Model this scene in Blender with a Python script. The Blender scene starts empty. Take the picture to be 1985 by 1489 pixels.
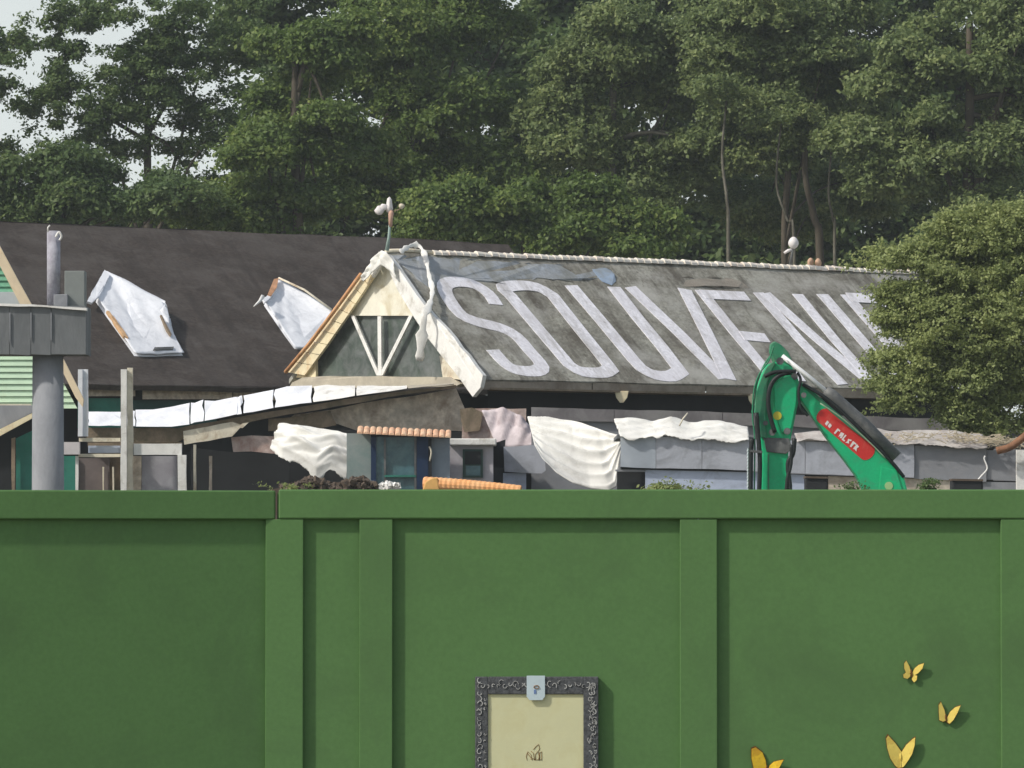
import bpy, bmesh, math, random
import numpy as np
from mathutils import Vector, Matrix

R = math.radians
random.seed(7)
S = bpy.context.scene
COL = S.collection

# ------------------------------------------------------------------ camera
F = 9300.0           # focal length in photograph pixels (long phone zoom)
W0, H0 = 1985.0, 1489.0
HOR = 1040.0         # image row of the horizon
CZ = 2.26            # eye height
tilt = math.atan((HOR - H0/2)/F)
cam = bpy.data.cameras.new('camera')
cam.sensor_width = 36.0
cam.lens = 36.0*F/W0
cam.clip_start = 0.5
cam.clip_end = 3000
co = bpy.data.objects.new('camera', cam)
COL.objects.link(co)
co.location = (0, 0, CZ)
co.rotation_euler = (R(90)+tilt, 0, 0)
S.camera = co

# ------------------------------------------------------------------ light
SUN_EL, SUN_AZ = R(42), R(63)     # azimuth: degrees to the left of straight behind the camera
sd = Vector((-math.sin(SUN_AZ)*math.cos(SUN_EL), -math.cos(SUN_AZ)*math.cos(SUN_EL), math.sin(SUN_EL)))
w = bpy.data.worlds.new('World'); S.world = w; w.use_nodes = True
nt = w.node_tree; nt.nodes.clear()
sky = nt.nodes.new('ShaderNodeTexSky'); sky.sky_type = 'NISHITA'; sky.sun_disc = False
sky.sun_elevation = SUN_EL
sky.sun_rotation = math.atan2(sd.x, sd.y)
sky.air_density = 1.0; sky.dust_density = 3.0; sky.ozone_density = 1.0; sky.altitude = 0
bg = nt.nodes.new('ShaderNodeBackground'); bg.inputs[1].default_value = 0.11
wo = nt.nodes.new('ShaderNodeOutputWorld')
# pale summer haze towards the horizon, the same all the way round
gc = nt.nodes.new('ShaderNodeTexCoord'); sx = nt.nodes.new('ShaderNodeSeparateXYZ'); hz = nt.nodes.new('ShaderNodeMapRange')
hz.interpolation_type = 'SMOOTHSTEP'
hz.inputs[1].default_value = 0.05; hz.inputs[2].default_value = 0.55; hz.inputs[3].default_value = .9; hz.inputs[4].default_value = .12
mxs = nt.nodes.new('ShaderNodeMix'); mxs.data_type = 'RGBA'; mxs.inputs[7].default_value = (7.4, 7.9, 7.8, 1)
nt.links.new(gc.outputs['Generated'], sx.inputs[0]); nt.links.new(sx.outputs[2], hz.inputs[0]); nt.links.new(hz.outputs[0], mxs.inputs[0])
nt.links.new(sky.outputs[0], mxs.inputs[6]); nt.links.new(mxs.outputs[2], bg.inputs[0]); nt.links.new(bg.outputs[0], wo.inputs[0])
sl = bpy.data.lights.new('sun', 'SUN'); sl.energy = 2.95; sl.angle = R(2.5); sl.color = (1.0, 0.955, 0.88)
so = bpy.data.objects.new('sun', sl); COL.objects.link(so); so.location = (-20, -10, 40)
so.rotation_euler = sd.to_track_quat('Z', 'Y').to_euler()
S.view_settings.view_transform = 'Standard'
S.view_settings.look = 'None'
S.view_settings.gamma = 1.0
S.view_settings.exposure = 0.0
S.view_settings.use_curve_mapping = False
try:
    S.cycles.max_bounces = 6; S.cycles.transparent_max_bounces = 8
    S.cycles.use_denoising = True
except Exception:
    pass

# ------------------------------------------------------------------ geometry helpers
CT, ST = math.cos(tilt), math.sin(tilt)
def ray(px, py):
    x = (px - W0/2)/F; y = (H0/2 - py)/F
    # camera space (x, y, -1) turned into world space
    return Vector((x, CT - y*ST, ST + y*CT))
def P(px, py, Y):
    r = ray(px, py)
    return Vector((0, 0, CZ)) + r*(Y/r.y)
class Plane:
    def __init__(s, a, b, c):
        s.o = Vector(a); s.n = (Vector(b)-Vector(a)).cross(Vector(c)-Vector(a)).normalized()
        if s.n.y > 0: s.n = -s.n
    def at(s, px, py, off=0.0):
        r = ray(px, py); o = s.o + s.n*off
        t = (o - Vector((0, 0, CZ))).dot(s.n)/r.dot(s.n)
        return Vector((0, 0, CZ)) + r*t
    def pY(s, x, z):          # the point of the plane with this x and z
        n = s.n
        return Vector((x, s.o.y - (n.x*(x-s.o.x)+n.z*(z-s.o.z))/n.y, z))

def tag(o, label=None, cat=None, group=None, kind=None):
    if label: o['label'] = label
    if cat: o['category'] = cat
    if group: o['group'] = group
    if kind: o['kind'] = kind
    return o
def thing(name, label, cat, loc, group=None):
    o = bpy.data.objects.new(name, None); COL.objects.link(o)
    o.location = loc; o.empty_display_size = 0.3
    return tag(o, label, cat, group)
def base_of(parent):
    if parent is None: return Vector((0, 0, 0))
    while parent.parent: parent = parent.parent
    return Vector(parent.location)
def link(name, me, mat, parent=None, label=None, kind=None):
    o = bpy.data.objects.new(name, me); COL.objects.link(o)
    if mat:
        if not me.materials: me.materials.append(mat)
    if parent: o.parent = parent
    if label: o['label'] = label
    if kind: o['kind'] = kind
    return o
def mesh(name, verts, faces, mat, parent=None, label=None, kind=None, smooth=False, bevel=0):
    b = base_of(parent)
    bm = bmesh.new()
    vs = [bm.verts.new(Vector(v)-b) for v in verts]
    for f in faces:
        try: bm.faces.new([vs[i] for i in f])
        except ValueError: pass
    bmesh.ops.recalc_face_normals(bm, faces=bm.faces[:])
    if bevel:
        bmesh.ops.bevel(bm, geom=bm.edges[:], offset=bevel, segments=2, affect='EDGES', profile=0.5, clamp_overlap=True)
    me = bpy.data.meshes.new(name); bm.to_mesh(me); bm.free()
    if smooth:
        for p in me.polygons: p.use_smooth = True
    return link(name, me, mat, parent, label, kind)
def rough_loop(pts, step, amp, rnd):
    out = []
    n = len(pts)
    for i in range(n):
        a, b = pts[i], pts[(i+1) % n]
        L = (b-a).length; k = max(1, int(L/step))
        for j in range(k):
            q = a.lerp(b, j/k)
            if j: q = q + Vector((rnd.uniform(-amp, amp), 0, rnd.uniform(-amp, amp)))
            out.append(q)
    return out
def slab(name, pts, mat, parent=None, d=Vector((0, 0.1, 0)), rough=0, step=0.25, bevel=0, label=None):
    """polygon outline of 3D points extruded by d"""
    rnd = random.Random(hash(name) % 9999 if False else len(pts)*31+int(pts[0].x*100) % 977)
    pts = [Vector(p) for p in pts]
    if rough: pts = rough_loop(pts, step, rough, rnd)
    n = len(pts)
    vs = pts + [p+Vector(d) for p in pts]
    fs = [list(range(n)), list(range(2*n-1, n-1, -1))] + [[i, (i+1) % n, n+(i+1) % n, n+i] for i in range(n)]
    return mesh(name, vs, fs, mat, parent, label, bevel=bevel)
def pslab(name, px, Y, mat, parent=None, t=0.1, **k):
    pts = [P(p[0], p[1], p[2] if len(p) > 2 else Y) for p in px]
    return slab(name, pts, mat, parent, d=Vector((0, t, 0)), **k)
def box(name, x0, x1, y0, y1, z0, z1, mat, parent=None, bevel=0, label=None):
    vs = [(x, y, z) for x in (x0, x1) for y in (y0, y1) for z in (z0, z1)]
    fs = [(0, 1, 3, 2), (4, 6, 7, 5), (0, 4, 5, 1), (2, 3, 7, 6), (0, 2, 6, 4), (1, 5, 7, 3)]
    return mesh(name, vs, fs, mat, parent, label, bevel=bevel)
def pbox(name, xa, xb, ya, yb, Y, t, mat, parent=None, bevel=0, label=None):
    a = P(xa, yb, Y); b = P(xb, ya, Y)
    return box(name, a.x, b.x, Y, Y+t, a.z, b.z, mat, parent, bevel, label)
def tube(name, pts, rad, mat, parent=None, seg=8, flat=1.0, label=None, smooth=True, kind=None):
    pts = [Vector(p) for p in pts]
    n = len(pts); rr = rad if isinstance(rad, (list, tuple)) else [rad]*n
    vs = []; fs = []
    for i, p in enumerate(pts):
        t = (pts[min(i+1, n-1)]-pts[max(i-1, 0)]).normalized()
        u = t.cross(Vector((0, 1, 0)))
        if u.length < .1: u = t.cross(Vector((1, 0, 0)))
        u.normalize(); v = t.cross(u).normalized()
        for k in range(seg):
            a = 2*math.pi*k/seg
            vs.append(p + u*math.cos(a)*rr[i] + v*math.sin(a)*rr[i]*flat)
    for i in range(n-1):
        for k in range(seg):
            fs.append((i*seg+k, i*seg+(k+1) % seg, (i+1)*seg+(k+1) % seg, (i+1)*seg+k))
    fs.append(tuple(range(seg))); fs.append(tuple((n-1)*seg+k for k in range(seg-1, -1, -1)))
    return mesh(name, vs, fs, mat, parent, label, kind, smooth=smooth)
def smoothpath(pts, k=4):
    pts = [Vector(p) for p in pts]
    out = []
    n = len(pts)
    for i in range(n-1):
        p0, p1, p2, p3 = pts[max(i-1, 0)], pts[i], pts[i+1], pts[min(i+2, n-1)]
        for j in range(k):
            t = j/k
            out.append(0.5*((2*p1)+(p2-p0)*t+(2*p0-5*p1+4*p2-p3)*t*t+(3*p1-p0-3*p2+p3)*t**3))
    out.append(pts[-1])
    return out
def blob(name, c, r, mat, parent=None, seed=0, amp=0.15, sub=2, label=None):
    bm = bmesh.new(); bmesh.ops.create_icosphere(bm, subdivisions=sub, radius=1)
    rnd = random.Random(seed); ph = [rnd.uniform(0, 6) for _ in range(3)]
    b = base_of(parent)
    for v in bm.verts:
        q = v.co.copy(); k = 1+amp*(math.sin(3*q.x+ph[0])+math.sin(4*q.y+ph[1])+math.sin(3.5*q.z+ph[2]))*.6
        v.co = Vector((q.x*r[0]*k, q.y*r[1]*k, q.z*r[2]*k)) + Vector(c) - b
    me = bpy.data.meshes.new(name); bm.to_mesh(me); bm.free()
    for p in me.polygons: p.use_smooth = True
    return link(name, me, mat, parent, label)
def resample(pts, n):
    pts = [Vector(p) for p in pts]
    L = [0]
    for i in range(1, len(pts)): L.append(L[-1]+(pts[i]-pts[i-1]).length)
    out = []
    for k in range(n):
        s = L[-1]*k/(n-1)
        i = 1
        while i < len(L)-1 and L[i] < s: i += 1
        a = (s-L[i-1])/max(L[i]-L[i-1], 1e-6)
        out.append(pts[i-1].lerp(pts[i], min(max(a, 0), 1)))
    return out
def cloth(name, top, bot, mat, parent=None, nu=48, nv=20, amp=0.06, folds=6, sag=0.0, diag=0.0, thick=0.012, seed=1, label=None, wr=0.35, jag=0.0, vf=0.0):
    """a sheet hung between two 3D polylines, with folds that are real relief"""
    rnd = random.Random(seed)
    T = resample(top, nu); B = resample(bot, nu)
    ph = [rnd.uniform(0, 6.28) for _ in range(8)]; fr = [rnd.uniform(.7, 1.5) for _ in range(8)]
    n = (T[-1]-T[0]).cross(B[0]-T[0]).normalized()
    if n.y > 0: n = -n
    vs = []
    jj = [rnd.uniform(-jag, jag) for _ in range(nu)]
    jj = [sum(jj[max(0, q-2):q+3])/2.2 for q in range(nu)]
    for j in range(nv):
        v = j/(nv-1)
        for i in range(nu):
            u = i/(nu-1)
            p = T[i].lerp(B[i], v)
            s = u + diag*v
            h = math.sin(2*math.pi*folds*s*fr[0]+ph[0]+1.3*math.sin(3*v+ph[1]))
            h = math.copysign(abs(h)**.7, h)
            h += .6*math.sin(2*math.pi*folds*2.1*s*fr[1]+ph[2]+2*math.sin(5*v+ph[3]))
            h += wr*math.sin(23*u*fr[2]+17*v*fr[3]+ph[4]+2.5*math.sin(9*v+ph[6]))+wr*.8*math.sin(-31*u*fr[4]+26*v+ph[5]+2*math.sin(11*u))
            if vf: h = h*.45 + (1-abs(math.sin(math.pi*vf*(v+.05*math.sin(4*u+ph[5])+.02*math.sin(11*u+ph[6]))+ph[7])))**1.4*1.7*(.45+.55*math.sin(math.pi*min(1, u+.1)))
            p = p + n*amp*h*(.35+.65*math.sin(math.pi*min(1, .15+v))) + n*sag*math.sin(math.pi*v)*math.sin(math.pi*u)
            if j == nv-1: p = p+Vector((0, 0, jj[i]))
            vs.append(p)
    fs = [(j*nu+i, j*nu+i+1, (j+1)*nu+i+1, (j+1)*nu+i) for j in range(nv-1) for i in range(nu-1)]
    o = mesh(name, vs, fs, mat, parent, label, smooth=True)
    m = o.modifiers.new('thickness', 'SOLIDIFY'); m.thickness = thick
    return o

A = P(741, 489, 102.7); RC = P(932, 738, 100.0); LC = P(560, 735, 105.3); FR = P(1780, 529, 111.7)
RP = Plane(A, RC, FR)
E1 = (FR-A).normalized(); E2 = RP.n.cross(E1).normalized()
# ------------------------------------------------------------------ materials
MATS = {}
def mat(name, col, rough=0.7, var=0.18, scale=3.0, bump=0.0, bscale=30.0, metal=0.0, dirt=None, damt=0.3, dscale=1.2, stretch=(1, 1, 1), spec=0.3, trans=0.0, fine=0.0, streak=None, samt=.5):
    if name in MATS: return MATS[name]
    m = bpy.data.materials.new(name); m.use_nodes = True
    nt = m.node_tree; N = nt.nodes; L = nt.links
    b = N['Principled BSDF']
    tc = N.new('ShaderNodeTexCoord'); mp = N.new('ShaderNodeMapping'); mp.inputs['Scale'].default_value = stretch
    L.new(tc.outputs['Object'], mp.inputs[0])
    no = N.new('ShaderNodeTexNoise'); no.inputs['Scale'].default_value = scale; no.inputs['Detail'].default_value = 6; no.inputs['Roughness'].default_value = .65
    L.new(mp.outputs[0], no.inputs['Vector'])
    mr = N.new('ShaderNodeMapRange'); mr.inputs[1].default_value = .25; mr.inputs[2].default_value = .75
    mr.inputs[3].default_value = 1-var; mr.inputs[4].default_value = 1+var
    L.new(no.outputs['Fac'], mr.inputs[0])
    mul = N.new('ShaderNodeMix'); mul.data_type = 'RGBA'; mul.blend_type = 'MULTIPLY'; mul.inputs[0].default_value = 1
    mul.inputs[6].default_value = (*col, 1)
    L.new(mr.outputs[0], mul.inputs[7])
    out = mul.outputs[2]
    if fine:
        nf = N.new('ShaderNodeTexNoise'); nf.inputs['Scale'].default_value = bscale; nf.inputs['Detail'].default_value = 3
        L.new(mp.outputs[0], nf.inputs['Vector'])
        mf = N.new('ShaderNodeMapRange'); mf.inputs[1].default_value = .3; mf.inputs[2].default_value = .7
        mf.inputs[3].default_value = 1-fine; mf.inputs[4].default_value = 1+fine
        L.new(nf.outputs['Fac'], mf.inputs[0])
        m2 = N.new('ShaderNodeMix'); m2.data_type = 'RGBA'; m2.blend_type = 'MULTIPLY'; m2.inputs[0].default_value = 1
        L.new(out, m2.inputs[6]); L.new(mf.outputs[0], m2.inputs[7]); out = m2.outputs[2]
    if dirt:
        nd = N.new('ShaderNodeTexNoise'); nd.inputs['Scale'].default_value = dscale; nd.inputs['Detail'].default_value = 9; nd.inputs['Roughness'].default_value = .7
        nd.inputs['Distortion'].default_value = .6
        L.new(mp.outputs[0], nd.inputs['Vector'])
        md = N.new('ShaderNodeMapRange'); md.inputs[1].default_value = .62-damt*.35; md.inputs[2].default_value = .72
        L.new(nd.outputs['Fac'], md.inputs[0])
        mx = N.new('ShaderNodeMix'); mx.data_type = 'RGBA'; mx.inputs[7].default_value = (*dirt, 1)
        L.new(md.outputs[0], mx.inputs[0]); L.new(out, mx.inputs[6]); out = mx.outputs[2]
    if streak:   # weathering that runs down the roof slope
        d1 = N.new('ShaderNodeVectorMath'); d1.operation = 'DOT_PRODUCT'; d1.inputs[1].default_value = E1
        d2 = N.new('ShaderNodeVectorMath'); d2.operation = 'DOT_PRODUCT'; d2.inputs[1].default_value = E2
        L.new(tc.outputs['Object'], d1.inputs[0]); L.new(tc.outputs['Object'], d2.inputs[0])
        for k_, (su, sv, c_, lo, hi) in enumerate(((3.4, .55, streak[0], .50, .66), (1.1, .8, streak[1], .54, .70), (7.0, 5.0, streak[0], .56, .70), (.45, .7, streak[1], .48, .66), (1.6, .35, streak[0], .56, .70))):
            mu = N.new('ShaderNodeMath'); mu.operation = 'MULTIPLY'; mu.inputs[1].default_value = su; L.new(d1.outputs['Value'], mu.inputs[0])
            mv = N.new('ShaderNodeMath'); mv.operation = 'MULTIPLY'; mv.inputs[1].default_value = sv; L.new(d2.outputs['Value'], mv.inputs[0])
            cb = N.new('ShaderNodeCombineXYZ'); cb.inputs[2].default_value = 7.7*k_; L.new(mu.outputs[0], cb.inputs[0]); L.new(mv.outputs[0], cb.inputs[1])
            ns = N.new('ShaderNodeTexNoise'); ns.inputs['Scale'].default_value = 1; ns.inputs['Detail'].default_value = 7; ns.inputs['Roughness'].default_value = .68; L.new(cb.outputs[0], ns.inputs['Vector'])
            mg = N.new('ShaderNodeMapRange'); mg.inputs[1].default_value = lo; mg.inputs[2].default_value = hi; mg.inputs[4].default_value = samt; L.new(ns.outputs['Fac'], mg.inputs[0])
            mz = N.new('ShaderNodeMix'); mz.data_type = 'RGBA'; mz.inputs[7].default_value = (*c_, 1)
            L.new(mg.outputs[0], mz.inputs[0]); L.new(out, mz.inputs[6]); out = mz.outputs[2]
    L.new(out, b.inputs['Base Color'])
    b.inputs['Roughness'].default_value = rough; b.inputs['Metallic'].default_value = metal
    b.inputs['Specular IOR Level'].default_value = spec
    if bump:
        nb = N.new('ShaderNodeTexNoise'); nb.inputs['Scale'].default_value = bscale; nb.inputs['Detail'].default_value = 4
        L.new(mp.outputs[0], nb.inputs['Vector'])
        bp = N.new('ShaderNodeBump'); bp.inputs['Strength'].default_value = bump; bp.inputs['Distance'].default_value = .02
        L.new(nb.outputs['Fac'], bp.inputs['Height']); L.new(bp.outputs[0], b.inputs['Normal'])
    if trans:
        tr = N.new('ShaderNodeBsdfTranslucent'); L.new(out, tr.inputs[0])
        ms = N.new('ShaderNodeMixShader'); ms.inputs[0].default_value = trans
        L.new(b.outputs[0], ms.inputs[1]); L.new(tr.outputs[0], ms.inputs[2])
        L.new(ms.outputs[0], N['Material Output'].inputs[0])
    MATS[name] = m
    return m
def leafmat(name, c1, c2, c3):
    m = bpy.data.materials.new(name); m.use_nodes = True
    nt = m.node_tree; N = nt.nodes; L = nt.links; b = N['Principled BSDF']
    g = N.new('ShaderNodeNewGeometry')
    cr = N.new('ShaderNodeValToRGB'); e = cr.color_ramp.elements
    e[0].color = (*c1, 1); e[1].color = (*c3, 1); e[1].position = 1
    k = cr.color_ramp.elements.new(.55); k.color = (*c2, 1)
    tc = N.new('ShaderNodeTexCoord'); no = N.new('ShaderNodeTexNoise'); no.inputs['Scale'].default_value = .55; no.inputs['Detail'].default_value = 3
    L.new(tc.outputs['Object'], no.inputs['Vector'])
    ad = N.new('ShaderNodeMath'); ad.operation = 'MULTIPLY_ADD'; ad.inputs[1].default_value = .55
    L.new(g.outputs['Random Per Island'], ad.inputs[0])
    mm = N.new('ShaderNodeMapRange'); mm.inputs[1].default_value = .3; mm.inputs[2].default_value = .7; mm.inputs[3].default_value = 0; mm.inputs[4].default_value = .45
    L.new(no.outputs['Fac'], mm.inputs[0]); L.new(mm.outputs[0], ad.inputs[2])
    L.new(ad.outputs[0], cr.inputs[0]); L.new(cr.outputs[0], b.inputs['Base Color'])
    b.inputs['Roughness'].default_value = .55; b.inputs['Specular IOR Level'].default_value = .35
    tr = N.new('ShaderNodeBsdfTranslucent'); L.new(cr.outputs[0], tr.inputs[0])
    ms = N.new('ShaderNodeMixShader'); ms.inputs[0].default_value = .42
    L.new(b.outputs[0], ms.inputs[1]); L.new(tr.outputs[0], ms.inputs[2]); L.new(ms.outputs[0], N['Material Output'].inputs[0])
    return m

M_HOARD = mat('green_hoarding_paint', (.099, .204, .068), .62, .06, 1.3, bump=.03, bscale=55, spec=.25, dirt=(.085, .165, .06), damt=.35, dscale=1.6, fine=.05)
M_HOARD2 = M_HOARD
M_DARKROOF = mat('dark_weathered_roofing', (.062, .050, .043), .85, .3, 1.2, bump=.6, bscale=14, streak=((.040, .033, .029), (.092, .080, .072)), samt=.7, dirt=(.105, .092, .084), damt=.4, dscale=1.2, stretch=(.5, 1, 2.2), fine=.3)
M_ROOF = mat('weathered_grey_roofing', (.30, .295, .25), .8, .3, 1.1, bump=.5, bscale=14, dirt=(.13, .115, .09), damt=.62, dscale=.85, stretch=(1, .6, 1.3), fine=.28, streak=((.080, .068, .052), (.44, .43, .39)), samt=.8)
M_LETTER = mat('faded_white_roof_paint', (.84, .83, .87), .7, .12, 3, bump=.3, bscale=14, dirt=(.62, .60, .62), damt=.35, dscale=2.5, fine=.12, streak=((.44, .42, .40), (.74, .72, .76)), samt=.7)
M_CREAM = mat('cream_painted_timber', (.74, .68, .54), .6, .2, 4, bump=.25, bscale=25, dirt=(.40, .28, .16), damt=.3, dscale=2.6)
M_YELLOW = mat('yellowed_cream_timber', (.82, .72, .48), .6, .15, 4, bump=.25, bscale=25, dirt=(.64, .42, .22), damt=.3, dscale=2.0)
M_WHITEWOOD = mat('white_painted_timber', (.84, .83, .79), .6, .12, 4, bump=.25, bscale=25, dirt=(.45, .42, .36), damt=.3, dscale=2.5)
M_SHEET = mat('white_roof_membrane', (.82, .84, .88), .75, .1, 3, bump=.3, bscale=12, dirt=(.62, .64, .68), damt=.3, dscale=2.0)
M_PLASTIC = mat('white_plastic_sheeting', (.88, .87, .82), .6, .12, 3, spec=.3, trans=.08, dirt=(.62, .60, .55), damt=.3, dscale=2)
M_PINKSHEET = mat('dusty_pink_sheeting', (.70, .62, .64), .6, .2, 3, trans=.1, dirt=(.42, .34, .35), damt=.4, dscale=2)
M_GLASSDK = mat('dusty_dark_glass', (.065, .085, .07), .35, .5, 3, dirt=(.19, .20, .20), damt=.55, dscale=2.6, spec=.5)
M_GREYWALL = mat('grey_render', (.43, .45, .50), .8, .15, 1.5, bump=.3, bscale=15, dirt=(.24, .25, .27), damt=.4, dscale=1.3)
M_BLUEWALL = mat('pale_blue_grey_panel', (.47, .53, .66), .6, .12, 1.5, dirt=(.28, .31, .38), damt=.3, dscale=1.4)
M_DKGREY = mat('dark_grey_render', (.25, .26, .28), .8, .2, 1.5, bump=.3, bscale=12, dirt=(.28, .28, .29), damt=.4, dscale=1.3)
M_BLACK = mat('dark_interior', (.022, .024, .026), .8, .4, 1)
M_BROWN = mat('bare_brown_timber', (.26, .20, .14), .8, .35, 3, bump=.4, bscale=20, dirt=(.10, .09, .05), damt=.5, dscale=2.0)
M_PLASTER = mat('stained_plaster', (.60, .53, .43), .85, .35, 1.8, bump=.6, bscale=9, dirt=(.24, .17, .12), damt=.6, dscale=1.9, fine=.2)
M_PINK = mat('pinkish_broken_render', (.56, .45, .40), .85, .35, 4, bump=.5, bscale=14, dirt=(.36, .20, .16), damt=.5, dscale=3)
M_CONC = mat('grey_concrete', (.29, .30, .32), .85, .16, 2.0, bump=.3, bscale=18, dirt=(.20, .21, .225), damt=.45, dscale=1.4, stretch=(1, 1, .5))
M_CONC2 = mat('dark_grey_boards', (.155, .165, .17), .8, .2, 2.5, bump=.3, bscale=18, dirt=(.22, .23, .235), damt=.4, dscale=1.5, stretch=(1, 1, .35))
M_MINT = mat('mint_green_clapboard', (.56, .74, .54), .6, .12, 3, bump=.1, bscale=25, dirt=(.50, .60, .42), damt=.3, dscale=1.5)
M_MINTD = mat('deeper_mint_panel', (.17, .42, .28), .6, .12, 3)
M_TEAL = mat('teal_painted_wall', (.035, .20, .15), .6, .25, 2, dirt=(.02, .10, .08), damt=.4, dscale=1.4)
M_TEALGL = mat('teal_tinted_glass', (.05, .12, .14), .2, .5, 3, spec=.5, dirt=(.12, .22, .22), damt=.5, dscale=2.2)
M_BLUEDK = mat('dark_blue_frame', (.012, .03, .075), .5, .3, 3)
M_ORANGE = mat('orange_clay_tile', (.74, .44, .28), .8, .25, 5, bump=.3, bscale=20, dirt=(.78, .62, .42), damt=.5, dscale=4)
M_ORPIPE = mat('orange_corrugated_pipe', (.82, .40, .16), .7, .12, 5, dirt=(.80, .52, .28), damt=.5, dscale=3)
M_GREEN = mat('excavator_green_paint', (.006, .46, .19), .45, .1, 2, spec=.4, dirt=(.06, .30, .16), damt=.3, dscale=3.5, fine=.06)
M_GREEND = mat('dusty_excavator_green', (.03, .24, .12), .55, .25, 3, dirt=(.12, .22, .14), damt=.5, dscale=3)
M_RED = mat('red_decal', (.62, .035, .03), .45, .12, 4, dirt=(.60, .14, .10), damt=.3, dscale=4)
M_WHITE = mat('white_print', (.78, .74, .72), .5, .08, 6)
M_YEL = mat('yellow_pin', (.55, .50, .05), .5, .1, 6)
M_RUB = mat('black_rubber_hose', (.018, .022, .022), .5, .3, 6)
M_CHROME = mat('pale_chrome_rod', (.85, .86, .86), .35, .03, 6, spec=.6)
M_STEEL = mat('grey_cylinder_steel', (.10, .105, .105), .5, .3, 4, dirt=(.22, .22, .21), damt=.4, dscale=4)
M_BARK = mat('bark', (.09, .075, .055), .9, .35, 2, bump=.6, bscale=12)
M_BARKP = mat('pale_bark', (.17, .16, .125), .9, .35, 2, bump=.5, bscale=12, dirt=(.06, .055, .04), damt=.6, dscale=2.5)
M_GROUND = mat('dusty_ground', (.16, .14, .105), .95, .3, .4, bump=.5, bscale=6, dirt=(.09, .10, .045), damt=.5, dscale=.2)
M_RUBBLE = mat('dark_rubble', (.105, .08, .06), .9, .45, 4, bump=.4, bscale=12)
M_STRAW = mat('pale_straw', (.52, .45, .33), .8, .3, 6)
M_LOG = mat('rust_brown_bark', (.24, .12, .065), .8, .35, 5, bump=.4, bscale=20)
M_FRAME = mat('black_frame', (.085, .09, .095), .6, .6, 60, bump=.2, bscale=150)
M_LACE = mat('grey_white_frame_relief', (.52, .52, .50), .5, .35, 60)
M_PAPER = mat('pale_yellow_board', (.66, .65, .40), .7, .05, 10, dirt=(.62, .59, .33), damt=.4, dscale=9)
M_TAGC = mat('pale_blue_tag', (.55, .66, .70), .5, .05, 20)
M_INK = mat('brown_ink', (.24, .12, .035), .6, .3, 60)
M_BLUEINK = mat('blue_ink', (.16, .24, .45), .6, .1, 60)
M_BFLY = mat('pale_yellow_wing', (.90, .70, .16), .45, .12, 25, dirt=(.62, .38, .06), damt=.35, dscale=22)
M_BFLY2 = mat('golden_yellow_wing', (.90, .60, .04), .45, .15, 25, dirt=(.55, .24, .03), damt=.45, dscale=20)
M_BFEDGE = mat('brown_wing_edge', (.15, .07, .02), .6, .2, 40)
L_DARK = leafmat('dark_leaves', (.072, .125, .042), (.125, .190, .062), (.24, .30, .10))
L_MID = leafmat('green_leaves', (.088, .148, .038), (.155, .228, .056), (.32, .38, .10))
L_OLIVE = leafmat('olive_leaves', (.122, .175, .070), (.210, .272, .100), (.39, .44, .17))
L_LIGHT = leafmat('light_olive_leaves', (.22, .275, .105), (.32, .375, .14), (.46, .50, .20))

# ------------------------------------------------------------------ setting: ground
def ground_sheet():
    n = 60; vs = []; fs = []
    rnd = random.Random(2)
    for j in range(n+1):
        for i in range(n+1):
            x = (i/n-.5); y = (j/n)
            X = math.copysign(abs(x*2)**2.2, x)*900; Y = -150+ (y**2.0)*2400
            vs.append((X, Y, -0.02))
    fs = [(j*(n+1)+i, j*(n+1)+i+1, (j+1)*(n+1)+i+1, (j+1)*(n+1)+i) for j in range(n) for i in range(n)]
    o = mesh('ground', vs, fs, M_GROUND, None, kind='structure')
    if o.data.polygons[0].normal.z < 0: o.data.flip_normals()
ground_sheet()

# ------------------------------------------------------------------ hoarding
DH = 18.6
def hx(px, Y=DH): return P(px, 1000, Y).x
PXM = F/DH
TOPZ = P(1000, 949, DH).z
main = thing('hoarding', 'long green painted site hoarding on the right with framed notice and butterflies', 'fence', (P(1200, 949, DH).x, DH, 0))
def build_section(th, tr, xs_batten, x_panel0, x_panel1, rail0, rail1, zt, railh):
    """local frame: x along the face, y = 0 at the face of battens; tr maps to the world"""
    def lb(name, x0, x1, y0, y1, z0, z1, bevel=.0025):
        vs = [tr(Vector((x, y, z))) for x in (x0, x1) for y in (y0, y1) for z in (z0, z1)]
        fs = [(0, 1, 3, 2), (4, 6, 7, 5), (0, 4, 5, 1), (2, 3, 7, 6), (0, 2, 6, 4), (1, 5, 7, 3)]
        return mesh(name, vs, fs, M_HOARD, th, bevel=bevel)
    edges = sorted([x_panel0] + [(a+b)/2 for a, b in xs_batten if x_panel0 < (a+b)/2 < x_panel1] + [x_panel1])
    for a, b in zip(edges[:-1], edges[1:]):
        lb('panel', a+.0015, b-.0015, .026, .044, 0.03, zt-.012, .001)
    for a, b in xs_batten: lb('batten', a, b, .0, .0255, 0.02, zt-railh-.0015)
    for a, b in zip(rail0, rail1): lb('top_rail', a, b, -.004, .0255, zt-railh, zt, .006)
    lb('foot_rail', rail0[0], rail1[-1], -.002, .0255, .0, .018)
def tr_main(v): return Vector((v.x, DH+v.y, v.z))
B = [(hx(515), hx(588)), (hx(697), hx(761)), (hx(1318), hx(1390)), (hx(1940), hx(2010)), (hx(2560), hx(2630)), (hx(3180), hx(3250))]
build_section(main, tr_main, B, hx(536), hx(3250), [hx(540)], [hx(3250)], TOPZ, (1006-949)/PXM)
for k in range(7):   # posts carrying the boards from behind
    x = hx(575 + k*430); box('post', x-.04, x+.04, DH+.05, DH+.13, 0, TOPZ-.05, M_BROWN, main)
ang = R(13)
x0 = hx(533.5)
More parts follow.
